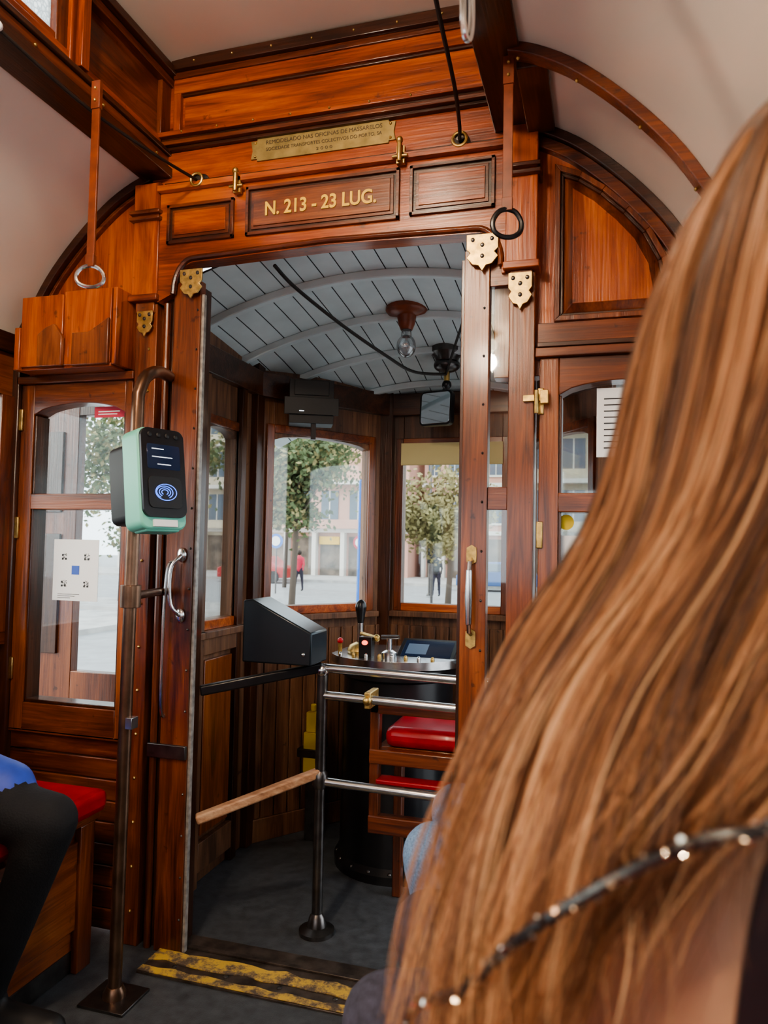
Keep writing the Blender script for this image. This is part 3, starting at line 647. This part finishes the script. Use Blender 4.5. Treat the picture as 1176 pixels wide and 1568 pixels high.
b.sphere((-.70,2.6,zc-.135),(.036,.036,.042),BULB,16,12); b.lathe([(.018,-.075),(.02,-.10)],(-.70,2.6,zc),BULB,16); b.tube([(-.70,2.6,zc-.08),(-.70,2.6,zc-.13)],.006,STEEL,8); b.obj('vestibule_bulb',bevel=0)
b=MB(); zc=vz(-.62,2.95); b.lathe([(.07,.02),(.07,-.01),(.05,-.03),(.04,-.06)],(-.62,2.95,zc),DSTEEL,24); b.sphere((-.62,2.95,zc-.06),(.055,.055,.03),DSTEEL,16,10); b.tube([(-.62,2.95,zc-.08),(-.62,2.95,zc-.13)],.012,BRASS,8); b.sphere((-.62,2.95,zc-.14),.02,BLACK,10,8); b.obj('gong_bell',bevel=0)
cord('bell_cord',[(-1.0,2.1,2.075),(-.97,2.2,2.035),(-.88,2.4,1.965),(-.78,2.62,1.905),(-.72,2.8,1.885),(-.62,2.93,1.90)],.006)
cord('bell_cord',[(-.36,2.1,2.06),(-.40,2.3,2.03),(-.55,2.75,1.96),(-.62,2.93,1.90)],.005)
# ------------------------------------------------------------------ exterior
ASPH=mat('asphalt',(.34,.34,.34),.9,var=.1,vscale=3); PAVE=mat('pavement',(.44,.42,.40),.9,var=.2,vscale=2)
b=MB(); b.box(-80,60,-30,90,-1.0,-.9,ASPH); b.box(-70,20,19,22,-.9,-.78,PAVE); b.box(-70,20,38,46,-.9,-.75,PAVE); b.box(-14,-11,3,18,-.9,-.78,PAVE); b.obj('ground_street',bevel=0)
PK=mat('facade_pink',(.58,.33,.26),.8,var=.1,vscale=.6); CRM=mat('facade_cream',(.58,.50,.38),.8,var=.1,vscale=.5); WN=mat('facade_window',(.09,.12,.16),.15); WHF=mat('facade_white',(.66,.62,.57),.7)
SHOP=mat('shop_interior',(.16,.12,.09),.5,var=.6,vscale=1.5); YSH=mat('shop_sign_yellow',(.70,.45,.05),.6); GRN=mat('shop_awning_green',(.06,.20,.12),.6); BLS=mat('sign_blue',(.04,.18,.60),.5)
def building(x0,x1,y0,y1,h,m,step=2.2,band=WHF,hz=True):
    b=MB(); b.box(x0,x1,y0,y1,-.8,h,m)
    n=int((x1-x0)/step)
    fl=int((h+.8)/3)
    for f in range(fl):
        z=-.8+f*3
        b.box(x0-.1,x1+.1,y0-(.9 if hz and f>0 else .25),y0,z+2.75,z+3.0,band)
        if hz and f>0: b.box(x0,x1,y0-.9,y0-.8,z,z+.55,m)
        for i in range(n):
            X=x0+(i+.2)*step
            if f==0:
                b.box(X,X+step*.75,y0-.05,y0+.1,z+.05,z+2.5,SHOP); b.box(X-step*.22,X-step*.08,y0-.5,y0,z,z+2.75,band)
                if i%3==1: b.box(X,X+step*.7,y0-.25,y0-.1,z+2.0,z+2.5,random.choice([YSH,GRN,BLS,REDST]))
            else:
                b.box(X,X+step*.6,y0-.05,y0+.1,z+.5,z+2.4,WN); b.box(X+step*.28,X+step*.32,y0-.08,y0,z+.5,z+2.4,WHF); b.box(X-.1,X+step*.6+.1,y0-.12,y0,z+.38,z+.5,band)
    b.obj('city_building',bevel=0)
building(-34,-20,47,60,14,CRM); building(-19.5,-11.5,44,58,7.6,PK,1.9); building(-11,-5.5,46,60,18,PK,1.3,hz=False); building(-5,12,44,58,13,CRM)
LEAF=mat('leaves',(.11,.14,.06),.8,var=.4,vscale=3); LEAF2=mat('leaves_autumn',(.27,.23,.10),.8,var=.4,vscale=3); BARK=mat('bark',(.13,.10,.08),.9)
def tree(x,y,h,r,lm,n=2000,ls=1.0):
    b=MB(); b.tube([(x,y,-.85),(x+.1,y,h*.35),(x,y,h*.6)],[.11,.08,.06],BARK,8)
    for k in range(7):
        a=k*.9; b.tube([(x,y,h*(.32+.03*k)),(x+r*.7*math.cos(a),y+r*.7*math.sin(a),h*.75)],[.04,.012],BARK,6)
    cl=[(random.gauss(0,.50),random.gauss(0,.50),random.gauss(0,.42)) for _ in range(30)]
    for k in range(n):
        a=random.choice(cl); c=Vector((x,y,h*.68))+Vector([r*(q*.9+random.gauss(0,.16)) for q in a]); s_=random.uniform(.06,.12)*ls
        d1=Vector((random.gauss(0,1),random.gauss(0,1),random.gauss(0,1))).normalized(); d2=d1.orthogonal().normalized()
        b.face([b.bm.verts.new(c+d1*s_),b.bm.verts.new(c+d2*s_*.6),b.bm.verts.new(c-d1*s_),b.bm.verts.new(c-d2*s_*.6)],lm if random.random()<.7 else LEAF2)
    b.obj('street_tree',bevel=0,recalc=False)
tree(-8.7,20,4.9,1.7,LEAF,9000); tree(-4.9,24,3.3,1.6,LEAF2,4500); tree(-15.2,21,5.6,2.4,LEAF,5000); tree(-14.3,32,8.5,3.0,LEAF,6000)
def pole(x,y,h,m=DSTEEL): 
    b=MB(); b.tube([(x,y,-.85),(x,y,h)],[.06,.04],m,10); b.tube([(x,y,h),(x+.6,y,h+.1)],.03,m,8); b.lathe([(.14,0),(.12,.02),(.1,.1)],(x,y,-.85),m,12); b.obj('street_pole',bevel=0)
pole(-8.0,24,3.4,BLS); pole(-15.2,30,4); pole(-6.9,30,5)
b=MB(); b.tube([(-5.9,26,-.85),(-5.9,26,1.6)],.05,DSTEEL,10); b.box(-6.05,-5.75,25.85,26,.6,1.5,BLACKM); b.sphere((-5.9,25.83,1.35),.09,REDLED,10,8); b.sphere((-5.9,25.83,1.05),.09,BLACK,10,8); b.sphere((-5.9,25.83,.75),.09,BLACK,10,8); b.obj('traffic_light',bevel=0)
for x,y,m in ((-12.9,28,BLS),(-9.6,29,REDST)):
    b=MB(); b.tube([(x,y,-.85),(x,y,1.5)],.035,DSTEEL,8); b.lathe([(.3,0),(.3,.03)],(x,y-.04,1.3),m,20,Matrix.Rotation(math.radians(90),4,'X')); b.lathe([(.2,0),(.2,.02)],(x,y-.075,1.3),WHITE,20,Matrix.Rotation(math.radians(90),4,'X')); b.obj('road_sign',bevel=0)
CARR=mat('car_paint_red',(.45,.03,.03),.3,coat=.5); CARB=mat('car_paint_blue',(.05,.12,.3),.3,coat=.5)
def car(x,y,m):
    b=MB(); P=[(-2,.25),(-2,.75),(-1.7,.85),(-1.1,.95),(-.6,1.4),(.8,1.42),(1.4,.95),(2.0,.8),(2.05,.3)]
    b.poly([(x+a,c-.9) for a,c in P],'xz',y-.8,y+.8,m); b.poly([(x+a,c-.9) for a,c in [(-.95,.95),(-.55,1.34),(.75,1.36),(1.2,.95)]],'xz',y-.82,y+.82,WN)
    for a in (-1.25,1.3): b.lathe([(.33,-.05),(.33,.15)],(x+a,y-.8,-.57),BLACKM,18,Matrix.Rotation(math.radians(90),4,'X'))
    b.obj('parked_car',bevel=.04)
car(-17.9,36.5,CARR); car(-4.8,36,CARB)
# ------------------------------------------------------------------ people
SKIN=mat('skin',(.62,.34,.21),.5,var=.08,vscale=20)
def skinned(name,bones,parent,voxel=.012,it=3):
    b=MB()
    for p0,p1,r0,r1,m in bones:
        p0=Vector(p0);p1=Vector(p1)
        b.tube([p0,p1],[r0,r1],m,16); b.sphere(p0,r0,m,16,10); b.sphere(p1,r1,m,16,10)
    o=b.obj(name+'_tmp',bevel=0); md=o.modifiers.new('r','REMESH'); md.mode='VOXEL'; md.voxel_size=voxel
    bpy.context.view_layer.update()
    me=bpy.data.meshes.new_from_object(o.evaluated_get(bpy.context.evaluated_depsgraph_get())); bpy.data.objects.remove(o)
    bm=bmesh.new(); bm.from_mesh(me)
    for _ in range(it): bmesh.ops.smooth_vert(bm,verts=bm.verts,factor=.5,use_axis_x=True,use_axis_y=True,use_axis_z=True)
    mats=[]
    for q in bones:
        if q[4] not in mats: mats.append(q[4])
    for f in bm.faces:
        c=f.calc_center_median(); best=1e9;bi=0
        for p0,p1,r0,r1,m in bones:
            a=Vector(p0);d=Vector(p1)-a; t=max(0,min(1,(c-a).dot(d)/max(1e-9,d.length_squared))); ds=(c-(a+d*t)).length-(r0+(r1-r0)*t)
            if ds<best: best=ds;bi=mats.index(m)
        f.material_index=bi; f.smooth=True
    me2=bpy.data.meshes.new(name)
    for m in mats: me2.materials.append(m)
    bm.to_mesh(me2); bm.free()
    ob=bpy.data.objects.new(name,me2); COL.objects.link(ob); ob.parent=parent; return ob
EYEW=mat('eye_white',(.8,.8,.78),.2); IRIS=mat('iris',(.06,.03,.015),.2); LIP=mat('lips',(.45,.13,.11),.4)
def head(c,ang,parent,hairm,s=1.0,cap=True):
    M=Matrix.Translation(c)@Matrix.Rotation(ang,4,'Z')@Matrix.Scale(s,4)
    b=MB()
    b.sphere((0,0,.015),(.092,.074,.105),SKIN,28,20)
    for v in b.bm.verts:
        x,y,z=v.co
        if z<-.02: k=1-(-.02-z)*2.6; v.co.y*=k; v.co.x=v.co.x*(1-(-.02-z)*1.2)+.012
        if x>.05 and abs(y)<.016 and -.035<z<.02: v.co.x+=.02*(1-abs(y)/.016)*(1-abs(z+.02)/.05)
    for v in b.bm.verts: v.co=M@v.co
    b.sphere((.088,0,-.012),(.018,.012,.02),SKIN,12,8,M)
    for sg in (-1,1):
        b.sphere((.078,sg*.031,.018),(.013,.015,.011),EYEW,12,8,M); b.sphere((.089,sg*.031,.018),(.004,.006,.006),IRIS,10,6,M)
        b.sphere((.082,sg*.031,.036),(.008,.02,.004),hairm,10,6,M); b.sphere((-.005,sg*.076,.0),(.018,.008,.03),SKIN,12,8,M)
    b.sphere((.083,0,-.045),(.01,.024,.007),LIP,12,8,M)
    b.obj('head',parent,bevel=0)
    if cap:
        b=MB(); b.sphere((-.014,0,.035),(.097,.084,.105),hairm,24,16,M); b.obj('hair',parent,bevel=0)
def hand(w,dirv,side,parent):
    w=Vector(w); d=Vector(dirv).normalized(); s=Vector((-d.y,d.x,0))*side; dn=Vector((0,0,-1)); B=[(w,w+d*.045,.02,.022,SKIN),(w+s*.018,w+d*.075+s*.024,.014,.012,SKIN),(w-s*.018,w+d*.075-s*.024,.014,.012,SKIN)]
    for k,l in enumerate((.070,.078,.073,.058)):
        p=w+d*.075+s*(.028-.019*k); q=p+d*l*.5+dn*.006; r=q+d*l*.42+dn*.022; B+= [(p-d*.01,q,.0092,.0085,SKIN),(q,r,.0085,.007,SKIN)]
    p=w+d*.02+s*.022; q=p+d*.03+s*.022; r=q+d*.032+s*.004+dn*.01; B+=[(p,q,.012,.0105,SKIN),(q,r,.0105,.008,SKIN)]
    skinned('hand',B,parent,.004,2)
def seated(name,hx,hy,d,top,leg,leg2,hairm,kx=.43,kz=.54,ank=.10,hem=0,hd=.03,tr=1.0):
    e=empty(name); shoe=BLACKM
    B=[((hx,hy-.06,.60),(hx,hy+.06,.60),.115*tr,.115*tr,leg),((hx,hy,.66),(hx-.0*d,hy,.92),.12*tr,.12*tr,top),((hx-.0*d,hy-.13,1.04),(hx-.0*d,hy+.13,1.04),.072,.072,top),((hx-.0*d,hy,.95),(hx-.0*d,hy,1.05),.115*tr,.10*tr,top),
       ((hx-.0*d,hy,1.08),(hx+hd*.5*d,hy,1.18),.052,.05,SKIN)]
    if hem: B+=[((hx+.05*d,hy-.08,.635),(hx+.05*d,hy+.08,.635),.11,.11,top),((hx+.12*d,hy+.12,.61),(hx+hem*d,hy+.14,.585),.09,.07,top)]
    for s,lm in ((-1,leg),(1,leg2)):
        B+=[((hx+.02*d,hy+s*.09,.575),(hx+kx*d,hy+s*.13,kz),.088,.066,lm),((hx+kx*d,hy+s*.13,kz),(hx+(kx-ank)*d,hy+s*.13,.12),.066,.046,lm),
            ((hx+(kx-ank)*d,hy+s*.13,.05),(hx+(kx-ank+.17)*d,hy+s*.15,.04),.042,.036,shoe),
            ((hx-.0*d,hy+s*.18,1.03),(hx+.0*d,hy+s*.22,.80),.058,.048,top),((hx+.0*d,hy+s*.22,.80),(hx+.17*d,hy+s*.09,.71),.046,.034,top)]
    skinned('body',B,e,.013)
    for s in (-1,1): hand((hx+.175*d,hy+s*.085,.712),(d,-s*.5,-.15),-s*d,e)
    head(Vector((hx+hd*d,hy,1.26)),0 if d>0 else math.pi,e,hairm)
    return e
BLKT=mat('black_trousers',(.008,.008,.010),.85,bump=.2,bscale=200); BLUJ=mat('blue_jacket',(.03,.07,.42),.55,var=.2,vscale=20); JEAN=mat('denim',(.13,.20,.32),.9,var=.3,vscale=220,bump=.3,bscale=300)
NAVY=mat('navy_trousers',(.035,.032,.05),.9,var=.4,vscale=60); GRYJ=mat('grey_coat',(.08,.08,.09),.8); BRH=mat('dark_hair',(.03,.018,.01),.5)
seated('seated_passenger',-1.70,1.37,1,BLUJ,BLKT,BLKT,BRH,kx=.44,kz=.53,ank=.16,hem=.30)
seated('seated_passenger',.145,1.62,-1,GRYJ,JEAN,JEAN,BRH,kx=.47,kz=.58,hd=0,tr=.85)
seated('seated_passenger',.145,1.15,-1,NAVY,NAVY,NAVY,BRH,kx=.43,kz=.54,hd=0,tr=.85)
def pedestrian(x,y,top):
    e=empty('pedestrian'); z0=-.78
    B=[((x,y,z0+.95),(x,y,z0+1.35),.13,.15,top),((x,y,z0+1.38),(x,y,z0+1.48),.05,.05,SKIN),((x,y,z0+1.6),(x,y,z0+1.62),.1,.1,BRH)]
    for s in (-1,1): B+=[((x+s*.09,y,z0+.9),(x+s*.1,y+s*.1,z0+.5),.09,.065,NAVY),((x+s*.1,y+s*.1,z0+.5),(x+s*.1,y+s*.18,z0+.06),.06,.045,NAVY),((x+s*.1,y+s*.18,z0+.04),(x+s*.1,y+s*.18-.14,z0+.03),.04,.035,BLACKM),((x+s*.18,y,z0+1.38),(x+s*.24,y-.05,z0+1.1),.055,.045,top),((x+s*.24,y-.05,z0+1.1),(x+s*.22,y-.12,z0+.88),.04,.03,top)]
    skinned('body',B,e,.03,2)
pedestrian(-12.3,29,REDST); pedestrian(-6.4,29,BLACKM); pedestrian(-7.3,33,WHF)
# ---- woman in the foreground
W=empty('woman_with_long_hair')
TOP=BLKT
B=[((.09,.44,.60),(.11,.50,.60),.125,.125,BLKT),((.10,.47,.68),(.095,.475,.80),.11,.113,TOP),((.095,.475,.86),(.09,.475,1.0),.115,.115,SKIN),((.00,.465,1.050),(.18,.465,1.06),.058,.058,SKIN),((.11,.475,1.05),(.12,.475,1.22),.055,.045,SKIN),
 ((-.015,.465,1.035),(-.035,.48,.80),.052,.045,SKIN),((-.035,.48,.80),(.02,.68,.70),.044,.034,SKIN),((.19,.465,1.045),(.195,.48,.80),.05,.042,SKIN),((.195,.48,.80),(.14,.68,.70),.042,.034,SKIN),
 ((.04,.5,.58),(-.06,.88,.55),.085,.06,BLKT),((.14,.5,.58),(.09,.88,.55),.085,.06,BLKT),((-.06,.88,.55),(-.07,.82,.12),.058,.042,BLKT),((.09,.88,.55),(.09,.82,.12),.058,.042,BLKT),((-.07,.80,.05),(-.08,.96,.04),.04,.034,BLACKM),((.09,.80,.05),(.09,.96,.04),.04,.034,BLACKM)]
skinned('body',B,W,.010)
hand((.02,.69,.695),(.2,1,-.1),-1,W); hand((.14,.69,.695),(-.2,1,-.1),1,W)
def hairm():
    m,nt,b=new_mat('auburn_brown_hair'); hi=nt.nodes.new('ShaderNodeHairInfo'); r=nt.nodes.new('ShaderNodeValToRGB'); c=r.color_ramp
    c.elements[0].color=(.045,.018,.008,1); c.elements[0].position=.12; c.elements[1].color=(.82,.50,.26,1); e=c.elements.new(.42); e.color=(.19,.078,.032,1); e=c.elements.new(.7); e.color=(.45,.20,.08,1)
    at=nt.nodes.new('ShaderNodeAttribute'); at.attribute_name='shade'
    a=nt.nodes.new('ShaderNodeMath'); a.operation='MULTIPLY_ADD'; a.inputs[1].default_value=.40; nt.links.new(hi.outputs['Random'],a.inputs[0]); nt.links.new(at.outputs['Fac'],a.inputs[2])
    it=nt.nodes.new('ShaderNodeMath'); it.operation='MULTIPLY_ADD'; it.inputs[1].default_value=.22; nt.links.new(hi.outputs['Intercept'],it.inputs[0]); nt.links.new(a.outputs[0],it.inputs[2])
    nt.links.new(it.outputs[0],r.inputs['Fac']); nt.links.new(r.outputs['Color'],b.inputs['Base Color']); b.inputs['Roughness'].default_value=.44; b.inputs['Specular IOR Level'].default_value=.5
    return m
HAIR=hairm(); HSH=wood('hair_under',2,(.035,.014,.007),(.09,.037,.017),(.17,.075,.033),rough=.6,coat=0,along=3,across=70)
head(Vector((.13,.465,1.325)),math.pi/2,W,HSH)
G=np.array([
 [(.14,.53,1.44),(.07,.53,1.43),(.045,.53,1.35),(.04,.52,1.25),(.0,.52,1.16),(-.032,.51,1.06),(-.052,.50,.98),(-.052,.49,.92)],
 [(.13,.46,1.448),(.067,.455,1.418),(.027,.45,1.338),(.002,.45,1.22),(-.041,.44,1.137),(-.073,.435,1.045),(-.080,.425,.962),(-.074,.42,.90)],
 [(.13,.45,1.451),(.09,.39,1.425),(.06,.355,1.34),(.035,.36,1.22),(-.008,.36,1.13),(-.033,.355,1.04),(-.047,.36,.965),(-.048,.37,.91)],
 [(.135,.45,1.451),(.13,.37,1.425),(.125,.335,1.33),(.10,.345,1.23),(.066,.335,1.16),(.040,.33,1.11),(.022,.335,1.07),(.010,.34,1.04)],
 [(.14,.45,1.451),(.18,.39,1.42),(.195,.36,1.33),(.18,.365,1.24),(.15,.345,1.19),(.125,.335,1.155),(.105,.335,1.13),(.095,.34,1.11)],
 [(.145,.46,1.450),(.215,.45,1.41),(.222,.45,1.33),(.218,.45,1.23),(.215,.43,1.20),(.205,.42,1.17),(.20,.41,1.14),(.195,.41,1.11)]])
def cri(A,t):
    n=len(A)-1; t=min(max(t,0),1)*n; i=min(int(t),n-1); f=t-i
    p0=A[max(i-1,0)];p1=A[i];p2=A[i+1];p3=A[min(i+2,n)]
    return .5*((2*p1)+(-p0+p2)*f+(2*p0-5*p1+4*p2-p3)*f*f+(-p0+3*p1-3*p2+p3)*f**3)
NP=100
TAB=np.zeros((NP+1,41,3))
for i in range(NP+1):
    g=np.array([cri(G[:,k,:],i/NP) for k in range(8)])
    for j in range(41): TAB[i,j]=cri(g,j/40)
def H(ph,s):
    a=min(max(ph,0),1)*NP; i=min(int(a),NP-1); f=a-i; c=min(max(s,0),1)*40; j=min(int(c),39); g=c-j
    return (TAB[i,j]*(1-f)+TAB[i+1,j]*f)*(1-g)+(TAB[i,j+1]*(1-f)+TAB[i+1,j+1]*f)*g
b=MB(); rows=[]
for i in range(61):
    rows.append([b.bm.verts.new(Vector(H(i/60,j/40*.82))+Vector((.006*(1-i/30),.016,-.004))) for j in range(41)])
for i in range(60):
    for j in range(40): b.face([rows[i][j],rows[i+1][j],rows[i+1][j+1],rows[i][j+1]],HSH)
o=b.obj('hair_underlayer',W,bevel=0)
NS=17000; K=20
hc=bpy.data.hair_curves.new('long_hair'); hc.add_curves([K]*NS)
pos=np.zeros((NS,K,3),dtype=np.float32); rad=np.zeros((NS,K),dtype=np.float32); shd=np.zeros(NS,dtype=np.float32)
ncl=130; cl=np.random.rand(ncl); clp=np.random.rand(ncl,5)
for n in range(NS):
    ph=np.random.rand(); ci=int(np.argmin(np.abs(cl-ph))); tgt=cl[ci]; q=clp[ci]
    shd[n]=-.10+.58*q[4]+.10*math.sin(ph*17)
    L=.82+.18*np.random.rand(); dep=np.random.rand()**1.5*.018; s0=np.random.rand()**2*.12; o3=(np.random.rand(3)-.5)
    lift=(q[3]-.5)*.022
    fly=np.random.rand()<.07
    for k in range(K):
        s=s0+(L-s0)*k/(K-1); w=.66*min(1,s*1.6)
        p=ph+(tgt-ph)*w+ .020*math.sin(7*s+q[0]*6.28)*s+.020*math.sin(12*s+ph*9)*s
        v=H(p,s)
        v=v+np.array([.008*math.sin(10*s+q[1]*6.28)*s+o3[0]*.012*s, dep-.004+lift*s*1.0+o3[1]*.008*s+.005*math.sin(14*s+ph*14)*s, o3[2]*.004])
        if fly: v=v+np.array([o3[0]*.08*s*s,-abs(o3[1])*.03*s,0])
        pos[n,k]=v; rad[n,k]=.00038*(1-.75*(k/(K-1))**3)
hc.position_data.foreach_set('vector',pos.reshape(-1)) if hasattr(hc,'position_data') else hc.attributes['position'].data.foreach_set('vector',pos.reshape(-1))
ra=hc.attributes.get('radius') or hc.attributes.new('radius','FLOAT','POINT'); ra.data.foreach_set('value',rad.reshape(-1))
sa=hc.attributes.new('shade','FLOAT','CURVE'); sa.data.foreach_set('value',shd)
hc.materials.append(HAIR)
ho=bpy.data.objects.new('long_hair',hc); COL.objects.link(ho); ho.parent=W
CH=mat('sequin_dark',(.16,.11,.08),.25,metal=1); CH2=mat('sequin_sparkle',(.95,.85,.72),.08,metal=1)
b=MB(); path=cr([(-.105,.42,.93),(-.090,.39,.961),(-.062,.352,.994),(-.034,.322,1.036),(.004,.305,1.073),(.035,.30,1.094),(.060,.30,1.102),(.11,.32,1.12),(.17,.38,1.14)],30)
acc=0; cnt=0
for p,q in zip(path,path[1:]):
    d=(q-p); acc+=d.length
    if acc>=.0020:
        acc=0; cnt+=1; t=d.normalized(); u=t.orthogonal().normalized(); v=t.cross(u)
        for j in range(2):
            an=random.random()*6.28; c=p+(u*math.cos(an)+v*math.sin(an))*.0026
            ax=Vector((random.gauss(0,1),random.gauss(0,1),random.gauss(0,1))).normalized(); e1=ax.orthogonal().normalized(); e2=ax.cross(e1)
            mm=CH2 if random.random()<.28 else CH
            top=[b.bm.verts.new(c+(e1*math.cos(w_)+e2*math.sin(w_))*.0015+ax*.0003) for w_ in [2*math.pi*i/7 for i in range(7)]]
            bot=[b.bm.verts.new(c+(e1*math.cos(w_)+e2*math.sin(w_))*.0015-ax*.0003) for w_ in [2*math.pi*i/7 for i in range(7)]]
            b.face(top,mm); b.face(bot[::-1],mm)
            for i in range(7): b.face([top[i],bot[i],bot[(i+1)%7],top[(i+1)%7]],mm)
b.tube([p for p in path[::5]],.0024,BLACK,8)
b.obj('sequin_strap',W,bevel=0)
b=MB(); b.sweep(cr([(.085,.335,1.12),(.068,.335,1.05),(.060,.336,.98),(.057,.338,.90),(.06,.345,.78)],4),.022,.004,BLACK,up=(0,-1,0)); b.obj('top_strap',W,bevel=0)
# ------------------------------------------------------------------ light, world, camera
w=bpy.data.worlds.new('World'); sc.world=w; w.use_nodes=True; bg=w.node_tree.nodes['Background']; bg.inputs[0].default_value=(.88,.94,1,1); bg.inputs[1].default_value=2.9
s=bpy.data.lights.new('sun','SUN'); s.energy=2.4; s.angle=.5; s.color=(1,.87,.70); so=bpy.data.objects.new('sun',s); COL.objects.link(so)
so.rotation_euler=Vector((.85,.5,-.27)).to_track_quat('-Z','Y').to_euler()
cam=bpy.data.cameras.new('camera'); co=bpy.data.objects.new('camera',cam); COL.objects.link(co); sc.camera=co
yaw,pit,rol,f=.288881,.0451652,.0193712,1135.37
F=Vector((-math.sin(yaw)*math.cos(pit),math.cos(yaw)*math.cos(pit),math.sin(pit))); Rr=Vector((math.cos(yaw),math.sin(yaw),0)); U=Rr.cross(F)
Rc=Rr*math.cos(rol)+U*math.sin(rol); Uc=-Rr*math.sin(rol)+U*math.cos(rol)
Mx=Matrix((Rc,Uc,-F)).transposed().to_4x4(); Mx.translation=(0,0,1.2); co.matrix_world=Mx
cam.sensor_fit='VERTICAL'; cam.sensor_height=36; cam.sensor_width=27; cam.lens=f/1568*36; cam.clip_start=.02
cam.dof.use_dof=True; cam.dof.focus_distance=2.6; cam.dof.aperture_fstop=6
sc.view_settings.view_transform='AgX'; sc.view_settings.look='AgX - Medium High Contrast'; sc.view_settings.exposure=.35
